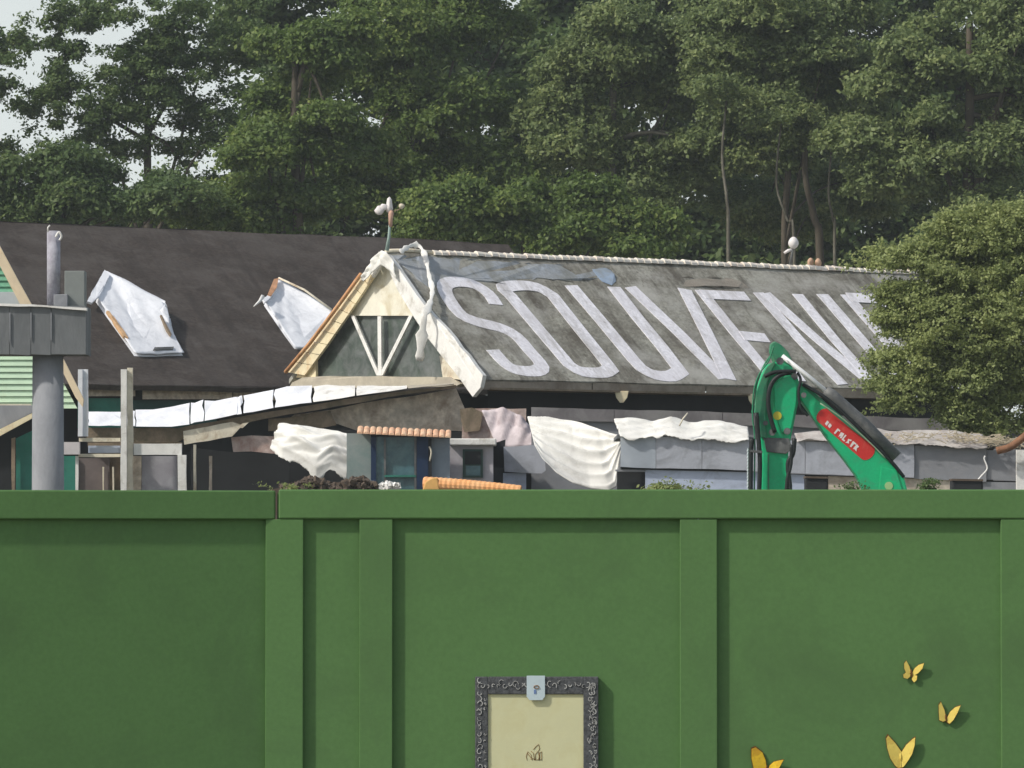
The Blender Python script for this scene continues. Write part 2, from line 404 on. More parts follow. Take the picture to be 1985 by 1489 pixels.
def tr_left(v):      # v.x is measured from the joint, leftwards negative; the left end stands nearer
    return Vector((x0+v.x*math.cos(ang), DH+.004+v.x*math.sin(ang)+v.y*math.cos(ang), v.z))
left = thing('hoarding', 'darker green hoarding section at the far left of the picture, angled away from the light', 'fence', (hx(250), DH, 0))
build_section(left, tr_left, [(-1.96, -1.82), (-3.2, -3.06)], -3.2, -.030, [-3.2], [0], TOPZ-.004, .112)

# ------------------------------------------------------------------ framed notice
YF = DH+.026      # the face of the panels
nf = thing('notice_frame', 'black ornate frame with pale yellow board hanging on the green hoarding', 'frame', P(1040, 1489, YF-.03))
PY = YF-.032
def nb(n, x0, x1, y0, y1, m, y=PY, t=.03, bevel=.003, **k):
    a = P(x0, y1, PY); b = P(x1, y0, PY)
    return box(n, a.x, b.x, y, y+t, a.z, b.z, m, nf, bevel, **k)
FX0, FX1, FY0, FY1 = 921, 1160, 1312, 1640
nb('frame_side', FX0, 946, FY0, FY1, M_FRAME)
nb('frame_side', 1131, FX1, FY0, FY1, M_FRAME)
nb('frame_top', 946.3, 1130.7, FY0, 1346, M_FRAME)
nb('frame_bottom', 946.3, 1130.7, 1606, FY1, M_FRAME)
nb('board', 943, 1134, 1342, 1612, M_PAPER, y=PY+.008, t=.018, bevel=.001)
def curl_stuff():
    rnd = random.Random(12); vs = []; fs = []
    def stroke(pts, wd):
        for a, b in zip(pts[:-1], pts[1:]):
            d = (b-a).normalized(); n = Vector((-d.z, 0, d.x))*wd; i = len(vs)
            y = Vector((0, -.003, 0))
            vs.extend([a-n, a+n, b+n, b-n, a-n+y, a+n+y, b+n+y, b-n+y])
            fs.extend([(i, i+1, i+2, i+3), (i+4, i+5, i+6, i+7), (i, i+1, i+5, i+4), (i+1, i+2, i+6, i+5), (i+2, i+3, i+7, i+6), (i+3, i, i+4, i+7)])
    def curl(cx, cy, r):
        a0 = rnd.uniform(0, 6.28); tw = rnd.choice((-1, 1))*rnd.uniform(2.2, 5); k = 7; pts = []
        for i in range(k):
            t = i/(k-1); rr = r*(1-.6*t); a = a0+tw*t
            pts.append(P(cx+rr*math.cos(a), cy+rr*1.2*math.sin(a), PY-.0005))
        stroke(pts, rnd.uniform(.0006, .0016))
    y = FY0+8
    while y < FY1:
        curl(930+rnd.uniform(-2, 2), y, rnd.uniform(3, 6.5)); y += rnd.uniform(7, 15)
        for _ in range(4): curl(1150+rnd.uniform(-8, 5), y+rnd.uniform(-5, 5), rnd.uniform(2, 5.5))
        if rnd.random() < .4: curl(940, y, 2.5)
    x = FX0+14
    while x < FX1-4:
        curl(x, 1328+rnd.uniform(-4, 4), rnd.uniform(3, 7.5)); x += rnd.uniform(5, 11)
    return mesh('scroll_relief', vs, fs, M_LACE, nf, kind='stuff')
curl_stuff()
# tag clipped over the top of the frame
def capsule(x0, x1, y0, y1, cut):
    return [(x0, y0), (x1, y0), (x1, y1-cut), (x1-cut*.8, y1), (x0+cut*.8, y1), (x0, y1-cut)]
tg = pslab('tag', capsule(1021, 1056.5, 1310, 1357.5, 7), PY-.006, M_TAGC, nf, t=.004, bevel=.0008)
ring = smoothpath([P(1040+5*math.cos(a), 1332+3*math.sin(a), PY-.008) for a in [k*math.pi/4 for k in range(9)]], 2)
tube('tag_ring', ring, .0016, M_INK, tg, seg=5)
pslab('tag_mark', [(1035, 1337), (1039, 1337), (1040, 1345), (1035, 1345)], PY-.0075, M_BLUEINK, tg, t=.0012)
# small butterfly emblem printed on the board
em = PY+.008
def inkline(pts, wd=.0011, name='emblem_line'):
    p3 = [P(x, y, em-.0008) for x, y in pts]
    return tube(name, p3, wd, M_INK, nf, seg=4)
E = [[(1022, 1474), (1020, 1466), (1023, 1457), (1029, 1463), (1032, 1474), (1028, 1471)],
     [(1029, 1456), (1034, 1460), (1036, 1474)],
     [(1034, 1453), (1040, 1446), (1044, 1443), (1046, 1450), (1044, 1456)],
     [(1038, 1474), (1038, 1462), (1043, 1456), (1045, 1466), (1044, 1474)],
     [(1046, 1474), (1046, 1459), (1050, 1457), (1050, 1470), (1050, 1474)],
     [(1022, 1460), (1030, 1470), (1040, 1473), (1049, 1473)]]
for e in E: inkline(e)

# ------------------------------------------------------------------ butterflies
def butterfly(label, cx, cy, wing_l, wing_r, m, edge=True, low=None):
    t = thing('butterfly', label, 'butterfly', P(cx, cy, YF-.012), 'yellow butterflies fixed to the hoarding')
    def wing(px, name, sgn):
        inner = [P(x, y, YF-.008-.014*abs(x-cx)/30) for x, y in px]
        w_ = slab(name, inner, m, t, d=Vector((0, .0025, 0)), bevel=.0)
        c = sum(inner, Vector())/len(inner)
        outer = [c+(p-c)*1.10+Vector((0, .004, 0)) for p in inner]
        slab('wing_edge', outer, M_BFEDGE, w_, d=Vector((0, .002, 0)))
        return w_
    wing(wing_l, 'wing', -1); wing(wing_r, 'wing', 1)
    if low:
        for l in low: wing(l, 'lower_wing', 1)
    tube('body', smoothpath([P(cx-1, cy-8, YF-.008), P(cx, cy, YF-.010), P(cx+1, cy+7, YF-.008)], 3), [.002, .0035, .004, .004, .003, .003, .002][:7], M_BFEDGE if edge else m, t, seg=6)
    return t
butterfly('small pale yellow butterfly on the hoarding, topmost of the group', 1767, 1306,
          [(1766, 1304), (1763, 1292), (1757, 1281), (1753, 1286), (1753, 1296), (1756, 1303), (1762, 1307)],
          [(1768, 1306), (1773, 1296), (1781, 1289), (1791, 1286), (1788, 1296), (1780, 1305), (1771, 1310)], M_BFLY,
          low=[[(1765, 1307), (1757, 1303), (1751, 1308), (1752, 1314), (1759, 1316), (1764, 1312)], [(1768, 1308), (1778, 1310), (1777, 1318), (1772, 1323), (1768, 1318)]])
butterfly('small golden butterfly second from the top, nearest the right edge of the picture', 1834, 1393,
          [(1834, 1392), (1831, 1377), (1824, 1361), (1820, 1367), (1820, 1380), (1821, 1396), (1828, 1399), (1833, 1397)],
          [(1836, 1392), (1842, 1380), (1852, 1371), (1862, 1368), (1856, 1382), (1848, 1396), (1841, 1403), (1836, 1400)], M_BFLY)
butterfly('plain pale yellow V shaped butterfly below the two small ones', 1746, 1468,
          [(1747, 1488), (1748, 1458), (1735, 1440), (1722, 1426), (1718, 1432), (1720, 1450), (1726, 1470), (1735, 1484), (1741, 1489)],
          [(1748, 1488), (1748, 1458), (1757, 1444), (1769, 1433), (1774, 1430), (1773, 1445), (1768, 1462), (1760, 1475), (1752, 1486)], M_BFLY, edge=False)
butterfly('large deep yellow patterned butterfly cut by the bottom edge of the picture', 1487, 1492,
          [(1487, 1494), (1484, 1474), (1478, 1459), (1465, 1449), (1457, 1452), (1457, 1470), (1461, 1490), (1468, 1506), (1480, 1510)],
          [(1489, 1494), (1492, 1484), (1500, 1477), (1512, 1474), (1519, 1473), (1513, 1484), (1505, 1498), (1494, 1508)], M_BFLY2)

# ------------------------------------------------------------------ souvenir building
GB = thing('souvenir_shop', 'half demolished shop with grey roof lettered in large white capitals and cream gable', 'building', Vector((RC.x, RC.y+1, 0)))
eL = RP.at(932, 736); eR = RP.at(1830, 758); rR = RP.at(1900, 532); rL = RP.at(741, 489)
roof = slab('roof', [rL, eL, RP.at(1100, 739), RP.at(1400, 747), RP.at(1640, 752), eR, RP.at(2000, 762), rR], M_ROOF, GB, d=-RP.n*.12, rough=.015, step=.5)
RN = RP.n
M_BLUEGREY = mat('blue_grey_patch', (.32, .355, .40), .6, .3, 2.0, bump=.3, bscale=14, dirt=(.25, .25, .22), damt=.8, dscale=1.8, fine=.25, streak=((.20, .20, .17), (.40, .42, .44)), samt=.7)
def patch(px, m, off, name='roof_patch'):
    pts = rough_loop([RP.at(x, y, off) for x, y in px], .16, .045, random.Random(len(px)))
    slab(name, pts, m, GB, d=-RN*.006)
patch([(756, 496), (850, 500), (960, 506), (1075, 513), (1178, 520), (1172, 536), (1110, 546), (1040, 538), (985, 552), (930, 545), (880, 540), (850, 546), (835, 560), (806, 540)], M_BLUEGREY, .006)  # blue-grey coloured area on the upper roof, along the ridge
patch([(1148, 522), (1184, 524), (1194, 545), (1186, 553), (1168, 546)], mat('light_blue_film', (.33, .42, .54), .5, .2, 4, dirt=(.27, .28, .27), damt=.6, dscale=3), .0075)
patch([(1290, 536), (1420, 540), (1452, 558), (1330, 556)], mat('rusty_stained_film', (.27, .235, .195), .7, .3, 2, dirt=(.25, .24, .20), damt=.8, dscale=1.6, fine=.25), .006)
def ribbon_letter(strokes, wd=.30):
    """each stroke is a bar with rounded corners, proud of the roof"""
    vs = []; fs = []
    for k, s in enumerate(strokes):
        wdd = wd
        pts = [RP.at(x, y, .016+.0045*k) for x, y in s]
        wdd = wd*1.17
        n = len(pts); Ls = []; Rs = []
        for i in range(n):
            if i == 0: t = pts[1]-pts[0]
            elif i == n-1: t = pts[-1]-pts[-2]
            else: t = (pts[i+1]-pts[i]).normalized()+(pts[i]-pts[i-1]).normalized()
            t.normalize(); nn = t.cross(RN).normalized()*wdd*.5
            if 0 < i < n-1:
                c = max(.6, t.dot((pts[i+1]-pts[i]).normalized())); nn = nn/c
            Ls.append(pts[i]+nn); Rs.append(pts[i]-nn)
        loop = len(vs)
        d = RN*-.012
        for a, b in zip(Ls, Rs): vs.extend([a, b, a+d, b+d])
        for i in range(n-1):
            q = loop+4*i
            fs.extend([(q, q+1, q+5, q+4), (q+2, q+6, q+7, q+3), (q, q+4, q+6, q+2), (q+1, q+3, q+7, q+5)])
        fs.extend([(loop, loop+2, loop+3, loop+1), (loop+4*n-4, loop+4*n-3, loop+4*n-1, loop+4*n-2)])
    return mesh('letter', vs, fs, M_LETTER, GB)
def arc(pts, k=4):
    v = smoothpath([Vector((x, y, 0)) for x, y in pts], k)
    return [(p.x, p.y) for p in v]
SS = arc([(962, 590), (945, 567), (915, 550), (880, 546), (862, 554), (869, 577), (895, 610), (930, 625), (970, 635), (1001, 651), (1026, 679), (1050, 708), (1038, 719), (1003, 717), (980, 705), (955, 678)], 3)
OO = [(1040, 632)]+arc([(990, 573), (977, 558), (1008, 553), (1043, 557), (1072, 573)], 3)+[(1125, 640), (1176, 703)]+arc([(1184, 714), (1168, 722), (1128, 720), (1103, 706)], 3)+[(1040, 632)]
UU = [(1107, 553), (1170, 627), (1228, 697)]+arc([(1243, 713), (1268, 726), (1300, 729), (1319, 719)], 3)+[(1283, 672), (1235, 614), (1190, 556)]
ribbon_letter([SS], .30)
ribbon_letter([OO], .30)
ribbon_letter([UU], .31)
ribbon_letter([[(1222, 556), (1318, 647), (1404, 734)], [(1327, 560), (1370, 645), (1414, 735)]], .30)
ribbon_letter([[(1358, 562), (1425, 645), (1496, 730)], [(1362, 570), (1449, 574)], [(1438, 650), (1488, 655)], [(1496, 726), (1556, 730)]], .28)
ribbon_letter([[(1470, 567), (1550, 658), (1634, 745)], [(1484, 568), (1585, 658), (1692, 746)], [(1546, 570), (1620, 660), (1700, 748)]], .27)
ribbon_letter([[(1594, 570), (1670, 658), (1750, 750)]], .30)
ribbon_letter([[(1640, 571), (1720, 662), (1800, 752)], [(1646, 576), (1700, 579), (1735, 600), (1752, 640), (1712, 648)], [(1712, 648), (1852, 755)]], .30)
# back slope and walls of the shop
bk = Vector((-.62, .79, 0))
hw = (A-RC); hw.z = 0
backL = LC+Vector((0, .05, 0)); backR = FR + (LC-A)
slab('back_roof', [rL+Vector((0, .12, 0)), backL, backR, rR+Vector((0, .12, 0))], M_ROOF, GB, d=Vector((0, 0, -.1)))
und = Vector((.32, .80, 0))
wA = P(945, 775, 101.2); wB = Vector((eR.x+.4, eR.y+1.1, wA.z))
box_w = slab('wall', [Vector((wA.x, wA.y, 0)), Vector((wB.x, wB.y, 0)), Vector((wB.x, wB.y, 5.35)), Vector((wA.x, wA.y, 5.35))], M_BLACK, GB, d=Vector((.1, .15, 0)))  # near-black colour stands in for the shade of the open space under the eave
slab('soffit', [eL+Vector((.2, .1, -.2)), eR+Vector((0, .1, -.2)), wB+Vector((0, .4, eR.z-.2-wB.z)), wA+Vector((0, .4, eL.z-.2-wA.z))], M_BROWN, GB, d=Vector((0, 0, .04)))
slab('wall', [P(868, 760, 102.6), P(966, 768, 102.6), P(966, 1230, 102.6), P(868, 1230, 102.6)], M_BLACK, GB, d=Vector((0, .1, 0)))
# fascia board below the eave, in lengths
fx = [(938, 734), (1150, 739), (1370, 744), (1560, 749), (1760, 754)]
for (xa, ya), (xb, yb) in zip(fx[:-1], fx[1:]):
    a = RP.at(xa, ya)-RN*.03; b = RP.at(xb-2, yb)-RN*.03
    h = .205
    slab('fascia_board', [a+Vector((0, -.02, .0)), b+Vector((0, -.02, .0)), b+Vector((0, -.02, -h)), a+Vector((0, -.02, -h))], M_CREAM if xa < 0 else mat('weathered_fascia', (.34, .29, .23), .75, .25, 3, dirt=(.20, .16, .12), damt=.5, dscale=1.6), GB, d=Vector((0, .04, 0)), bevel=.004)
for xb, yb in [(1205, 740), (1462, 746)]:      # pendant bracket under the fascia
    a = RP.at(xb, yb); a = Vector((a.x, a.y-.08, a.z-.2))
    slab('eave_bracket', [a+Vector((-.15, 0, 0)), a+Vector((.15, 0, 0)), a+Vector((.12, 0, -.14)), a+Vector((.04, 0, -.25)), a+Vector((-.04, 0, -.25)), a+Vector((-.12, 0, -.14))], M_YELLOW, GB, d=Vector((0, .12, 0)), bevel=.01)
# ridge tiles
rx = 842.0; rt = None
dirv = (FR-A).normalized()
p0 = RP.at(838, 491); p1 = RP.at(1795, 530); Lr = (p1-p0).length; nr = 74
for k in range(nr):
    c0 = p0.lerp(p1, (k+.04)/nr); c1 = p0.lerp(p1, (k+.98)/nr); rr_ = .095+.012*random.random()
    vs = []; seg = 7
    up = Vector((0, 0, 1)); side = dirv.cross(up).normalized()
    jz = random.uniform(-.012, .012)
    for c, s_ in ((c0, 1.12), (c1, .94)):
        for q in range(seg):
            a_ = math.pi*q/(seg-1)
            vs.append(c+side*math.cos(a_)*rr_*s_+up*(math.sin(a_)*rr_*s_*1.0-.03+jz))
    fs = [(q, q+1, seg+q+1, seg+q) for q in range(seg-1)]+[tuple(range(seg)), tuple(range(2*seg-1, seg-1, -1)), (0, seg, 2*seg-1, seg-1)]
    mesh('ridge_tile', vs, fs, mat('cream_ridge_tile', (.86, .80, .70), .7, .1, 2, dirt=(.70, .56, .46), damt=.25, dscale=.9), GB)
tube('ridge_pole', [RP.at(748, 489)+Vector((0, 0, .02)), RP.at(795, 487)+Vector((0, 0, .01)), RP.at(846, 491)], .05, M_CREAM, GB, seg=6)
# gable
GPl = Plane(A, RC, LC)
def G(px, off=0): return [GPl.at(x, y, off) for x, y in px]
gd = Vector((.05, .08, 0))
slab('gable_panel', G([(741, 500), (806, 590), (818, 612), (668, 612), (682, 585)], -.05), mat('cream_gable_board', (.84, .81, .68), .6, .12, 4, dirt=(.60, .52, .34), damt=.35, dscale=1.6), GB, d=gd)
slab('gable_pane', G([(668, 613), (818, 613), (880, 732), (590, 732)], -.14), M_GLASSDK, GB, d=gd)
for a_, b_ in [((683, 612), (733, 728)), ((735, 613), (736, 728)), ((796, 612), (738, 728))]:
    w_ = 3.4
    slab('gable_strut', G([(a_[0]-w_, a_[1]), (a_[0]+w_, a_[1]), (b_[0]+w_, b_[1]), (b_[0]-w_, b_[1])], .03 if a_[0] != 735 else .036), M_WHITEWOOD, GB, d=Vector((.03, .05, 0)))
slab('gable_sill', G([(586, 732), (640, 729), (760, 730), (872, 731), (893, 744), (880, 750), (560, 752), (566, 742)], .07), mat('stained_cream_sill', (.52, .47, .37), .7, .2, 3, dirt=(.38, .34, .28), damt=.5, dscale=1.4), GB, d=Vector((.1, .2, 0)), rough=.012, step=.4)
slab('gable_panel', G([(585, 700), (612, 700), (612, 732), (574, 732)], .01), M_YELLOW, GB, d=gd)
slab('gable_panel', G([(852, 690), (880, 700), (903, 738), (858, 731)], .01), M_CREAM, GB, d=gd)
# bargeboards: boarded soffit face seen from below on the left, plain white on the right
lb_out = [(735, 487), (700, 535), (655, 598), (605, 662), (556, 722)]
lb_in = [(741, 512), (713, 552), (676, 608), (634, 668), (590, 728)]
for k in range(4):
    a0, a1 = lb_out[k], lb_out[k+1]; b0, b1 = lb_in[k], lb_in[k+1]
    for q in range(3):
        f0, f1 = q/3+.008, (q+1)/3-.008
        px = [(a0[0]+(a1[0]-a0[0])*f0, a0[1]+(a1[1]-a0[1])*f0), (a0[0]+(a1[0]-a0[0])*f1, a0[1]+(a1[1]-a0[1])*f1),
              (b0[0]+(b1[0]-b0[0])*f1, b0[1]+(b1[1]-b0[1])*f1), (b0[0]+(b1[0]-b0[0])*f0, b0[1]+(b1[1]-b0[1])*f0)]
        slab('verge_board', [GPl.at(x, y, .10+.015*random.random()) for x, y in px], M_YELLOW if k > 0 or q > 1 else M_WHITEWOOD, GB, d=gd)
tube('verge_batten', [GPl.at(700, 531, .2), GPl.at(650, 600, .2), GPl.at(600, 666, .2), GPl.at(553, 722, .2)], .045, mat('orange_brown_batten', (.55, .27, .12), .7, .3, 4, dirt=(.65, .50, .30), damt=.5, dscale=2), GB, seg=4)
slab('bargeboard', G([(741, 492), (752, 494), (838, 610), (880, 655), (936, 728), (931, 752), (916, 770), (903, 752), (855, 690), (826, 652), (800, 612), (760, 540)], .14), M_WHITEWOOD, GB, d=Vector((.08, .12, 0)), rough=.02, step=.3, bevel=.01)
for px, r_ in [((738, 500), (.17, .12, .2)), ((722, 520), (.16, .1, .2)), ((706, 535), (.13, .1, .16)), ((752, 520), (.12, .1, .25))]:
    pass
cloth('gable_wrap', [GPl.at(700, 538, .24), GPl.at(718, 505, .26), GPl.at(737, 485, .28), GPl.at(749, 488, .28), GPl.at(764, 512, .24)],
      [GPl.at(704, 546, .24), GPl.at(722, 528, .26), GPl.at(737, 513, .26), GPl.at(749, 520, .26), GPl.at(768, 540, .24)], M_PLASTIC, GB, nu=26, nv=10, amp=.03, folds=4, label='crumpled white sheet wrapped over the gable peak')

# finials on the ridge
vane = thing('roof_finial', 'thin pole with white winged ornament standing on the gable peak', 'finial', P(750, 484, 102.4))
tube('pole', [P(750, 486, 102.4), P(754, 460, 102.4), P(757, 418, 102.4)], [.045, .032, .025], mat('verdigris_pole', (.30, .40, .36), .6, .2, 4), vane, seg=6)
tube('collar', [P(757, 440, 102.4), P(757, 424, 102.4), P(758, 414, 102.4), P(758, 408, 102.4)], [.04, .045, .06, .04], mat('orange_collar', (.58, .36, .27), .6, .2, 4), vane, seg=8)
blob('ornament', P(735, 408, 102.4), (.10, .07, .10), M_WHITE, vane, 3, .3)
blob('ornament', P(745, 402, 102.4), (.09, .06, .07), M_WHITE, vane, 5, .3)
blob('ornament', P(755, 398, 102.4), (.08, .06, .12), M_WHITE, vane, 7, .35)
blob('knob', P(779, 400, 102.4), (.06, .06, .06), M_CREAM, vane, 9, .2)
tube('arm', [P(758, 410, 102.4), P(770, 408, 102.4), P(779, 403, 102.4)], .014, M_BROWN, vane, seg=5)
f2 = thing('roof_finial', 'round white ball finial with short side arm above the lettered roof', 'finial', P(1532, 512, 109.6))
tube('pole', [P(1532, 516, 109.6), P(1535, 495, 109.6), P(1537, 478, 109.6)], [.05, .03, .03], M_STEEL, f2, seg=6)
blob('ball', P(1538, 471, 109.6), (.12, .12, .14), M_WHITE, f2, 3, .06, 3)
tube('arm', [P(1535, 484, 109.6), P(1528, 486, 109.6), P(1520, 491, 109.6)], [.03, .04, .03], M_WHITE, f2, seg=6)
f3 = thing('ridge_ornament', 'small tan twin knob ornament on the ridge beside the ball finial', 'finial', P(1578, 520, 110))
pslab('base', [(1564, 526), (1590, 527), (1590, 517), (1566, 516)], 109.85, mat('tan_terracotta', (.55, .36, .24), .7, .2, 4), f3, t=.25, bevel=.02)
for xx in (1571, 1586): blob('knob', P(xx, 510, 110), (.08, .08, .11), MATS['tan_terracotta'], f3, xx, .1)

# long strip of white sheeting slung over the ridge
st = [RP.at(776, 489, .1), RP.at(790, 482, .12)+Vector((0, 0, .03)), RP.at(803, 475, .13), RP.at(816, 480, .15), RP.at(825, 500, .15), RP.at(832, 535, .14), RP.at(838, 562, .14), RP.at(834, 586, .2)]
e_ = [GPl.at(824, 610, .42), GPl.at(818, 650, .46), GPl.at(813, 700, .46)]
pp = smoothpath(st+e_, 4)
wds = [.05+.13*max(0, (i/len(pp)-.6))+.035*math.sin(i*.9)*.5 for i in range(len(pp))]
t_ = tube('draped_sheet', pp, [w_*(1+.28*math.sin(2.3*i)+.15*math.sin(5.1*i)) for i, w_ in enumerate(wds)], M_PLASTIC, None, seg=10, flat=.25)
tag(t_, 'twisted strip of white sheeting hanging from the ridge over the gable', 'sheet')

# ------------------------------------------------------------------ dark roofed building behind
DA = P(0, 428, 121); DB = P(980, 474, 129.5); DC = P(170, 746, 116.5)
DP = Plane(DA, DB, DC)
DBL = thing('dark_roofed_building', 'long building with a plain dark brown roof behind the cream gable', 'building', Vector((DC.x+2, DC.y+2, 0)))
slab('roof', [DP.at(-320, 413), DP.at(0, 428), DP.at(300, 443), DP.at(700, 459), DP.at(985, 474), DP.at(1200, 760), DP.at(560, 752), DP.at(170, 745), DP.at(-320, 738)], M_DARKROOF, DBL, d=-DP.n*.15, rough=.03, step=.7)
r0 = DP.at(-320, 413); r1 = DP.at(985, 474)
slab('back_roof', [r0+Vector((0, .15, 0)), r1+Vector((0, .15, 0)), r1+Vector((-2.5, 5, -4.6)), r0+Vector((-2.5, 5, -4.6))], M_DARKROOF, DBL, d=Vector((0, 0, -.12)))
def dp_wall(xa, xb, ya, yb, m, name, off, t=.08, parent=DBL, **k):
    """panel on the wall line under the dark eave"""
    pts = [P(x, y, DP.at(x, 745).y+off) for x, y in ((xa, ya), (xb, ya), (xb, yb), (xa, yb))]
    return slab(name, pts, m, parent, d=Vector((0, t, 0)), **k)
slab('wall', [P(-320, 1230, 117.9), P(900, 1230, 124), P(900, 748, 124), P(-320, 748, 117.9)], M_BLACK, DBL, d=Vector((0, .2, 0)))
dp_wall(166, 262, 755, 768, M_PLASTER, 'fascia_board', .35)
dp_wall(276, 450, 757, 774, M_PLASTER, 'fascia_board', .35)
dp_wall(452, 560, 757, 776, M_PLASTER, 'fascia_board', .37)
dp_wall(150, 236, 772, 830, M_TEAL, 'wall_panel', .6)
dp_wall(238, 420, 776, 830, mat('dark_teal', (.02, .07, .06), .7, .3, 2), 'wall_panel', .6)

# dormers wrapped in white
def dormer(label, pts, top, bot, flap, seed, extra=None):
    """pts: base; top / bot: (px, py, lift) with lift = metres towards the camera, off the roof plane"""
    def q(p): return DP.at(p[0], p[1], p[2])
    th = thing('dormer', label, 'dormer', DP.at(pts[0], pts[1]), 'dormers wrapped in white sheeting on the dark roof')
    T = [q(p) for p in top]; Bt = [q(p) for p in bot]
    # solid body down to the roof plane
    loop = T+Bt[::-1]
    lp2 = [v-DP.n*(v-DP.o).dot(DP.n)*1.0 for v in loop]
    n = len(loop)
    c_in = sum(loop, Vector())/n
    loop_in = [c_in+(v-c_in)*.88-DP.n*.07 for v in loop]
    mesh('body', loop_in+lp2, [list(range(n))]+[(i, (i+1) % n, n+(i+1) % n, n+i) for i in range(n)], M_SHEET, th)
    cloth('sheeting', T, Bt, M_SHEET, th, nu=26, nv=24, amp=.012, folds=1.4, diag=.5, seed=seed, wr=.6, jag=.02)
    slab('gable_flap', [q(p) for p in flap], M_SHEET, th, d=-DP.n*.06, rough=.012, step=.15)
    if extra: extra(th, q)
    return th
def ex1(th, q):
    slab('broken_trim', [q(p) for p in [(207, 602, .20), (212, 603, .20), (241, 642, .16), (249, 655, .14), (240, 651, .14)]], mat('orange_broken_wood', (.62, .40, .22), .7, .35, 5), th, d=-DP.n*.08, rough=.015, step=.15)
    slab('broken_trim', [q(p) for p in [(311, 610, .38), (314, 611, .38), (322, 627, .32), (333, 648, .24), (331, 650, .24), (319, 630, .3)]], M_BROWN, th, d=-DP.n*.06, rough=.015, step=.15)
    slab('vent_slot', [q(p) for p in [(300, 673, .14), (337, 672, .14), (336, 677, .13), (297, 678, .13)]], M_STEEL, th, d=-DP.n*.03)
dormer('white wrapped dormer with torn sides on the left part of the dark roof', (262, 685),
       [(189, 577, .14), (203, 524, .10), (243, 543, .25), (290, 568, .32), (323, 585, .36), (311, 602, .3)],
       [(188, 574, .35), (215, 615, .4), (240, 652, .35), (262, 686, .12), (300, 686, .12), (357, 686, .12)][0:0] or [(262, 686, .07), (280, 687, .07), (300, 687, .07), (330, 686, .07), (350, 686, .07), (357, 684, .09)],
       [(203, 523, .18), (213, 533, .2), (192, 574, .2), (178, 587, .2), (169, 584, .2), (172, 577, .2)], 4, ex1)
def ex2(th, q):
    slab('verge_board', [q(p) for p in [(531, 541, .22), (540, 539, .22), (537, 556, .24), (526, 573, .24), (519, 570, .24)]], mat('orange_trim', (.55, .30, .17), .7, .3, 5), th, d=-DP.n*.07)
    tube('broken_trim', [q((509, 575, .4)), q((503, 584, .4)), q((492, 594, .4))], [.06, .04, .015], M_WHITEWOOD, th, seg=5)
    tube('ridge_trim', [q((540, 539, .2)), q((590, 562, .34)), q((642, 600, .42))], .03, M_CREAM, th, seg=5)
dormer('white wrapped dormer partly hidden behind the left slope of the cream gable', (578, 674),
       [(515, 584, .14), (535, 540, .1), (570, 556, .2), (610, 578, .3), (644, 602, .36)],
       [(572, 674, .07), (600, 676, .07), (630, 678, .07), (665, 680, .07)],
       [(531, 541, .18), (521, 570, .2), (509, 578, .2), (513, 586, .2), (521, 580, .2), (538, 560, .2)], 9, ex2)

# ------------------------------------------------------------------ white boarded canopy sloping down to the left
CB = thing('canopy', 'snow white boarded lean-to roof edge sloping down to the left of the gable', 'canopy', P(560, 830, 99))
top = [(166, 799), (248, 797), (330, 790), (395, 776), (400, 779), (470, 768), (556, 749), (640, 747), (760, 749), (884, 742)]
bot = [(168, 825), (248, 826), (345, 827), (368, 822), (372, 820), (462, 803), (560, 786), (700, 766), (800, 752), (884, 744)]
def li(pl, x):
    for a_, b_ in zip(pl[:-1], pl[1:]):
        if a_[0] <= x <= b_[0]: return a_[1]+(b_[1]-a_[1])*(x-a_[0])/max(b_[0]-a_[0], 1e-6)
    return pl[-1][1]
cuts = [168, 236, 262, 368, 396, 459, 470, 532, 606, 690, 790, 882]
rnd = random.Random(5)
for a_, b_ in zip(cuts[:-1], cuts[1:]):
    g_ = rnd.choice((.6, 1.2, 2.0))
    xs = [a_+g_, a_+(b_-a_)*.33, a_+(b_-a_)*.66, b_-g_]
    tp = [(x, li(top, x)+rnd.uniform(-1.5, 1.5), 99.6) for x in xs]
    bt = [(x+rnd.uniform(-1, 1), li(bot, x)+rnd.uniform(-.8, .8), 99.0) for x in xs]
    pslab('board', tp+bt[::-1], 99, M_SHEET if a_ < 600 else MATS['stained_cream_sill'] if a_ > 780 else M_WHITEWOOD, CB, t=.12, rough=.03, step=.22)
pslab('beam', [(168, 829), (345, 830), (372, 824), (470, 807), (700, 769), (884, 746), (884, 752), (800, 762), (700, 780), (560, 803), (470, 821), (372, 838), (345, 857), (168, 857)], 99.16, M_BROWN, CB, t=.25, rough=.012, step=.4)
pslab('wall', [(640, 795), (700, 782), (884, 753), (900, 790), (903, 836), (690, 834), (655, 822), (560, 812), (570, 804)], 99.6, M_PLASTER, CB, t=.2, rough=.02, step=.4)
pslab('cream_board', [(355, 836), (450, 818), (470, 824), (450, 846), (357, 862)], 99.1, M_CREAM, CB, t=.08, rough=.01)
pslab('broken_render', [(448, 848), (530, 846), (590, 836), (600, 860), (560, 878), (452, 876)], 99.3, M_PINK, CB, t=.2, rough=.03, step=.3)
pslab('broken_render', [(520, 812), (640, 796), (652, 824), (600, 834), (520, 836)], 99.35, M_BROWN, CB, t=.15, rough=.03, step=.3)
pslab('broken_trim', [(459, 828), (470, 821), (482, 819), (470, 830)], 98.9, M_CREAM, CB, t=.05)
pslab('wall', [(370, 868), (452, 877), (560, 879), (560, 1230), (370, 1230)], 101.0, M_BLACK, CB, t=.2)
pslab('wall', [(545, 830), (900, 838), (900, 1230), (545, 1230)], 101.5, M_BLACK, CB, t=.2)

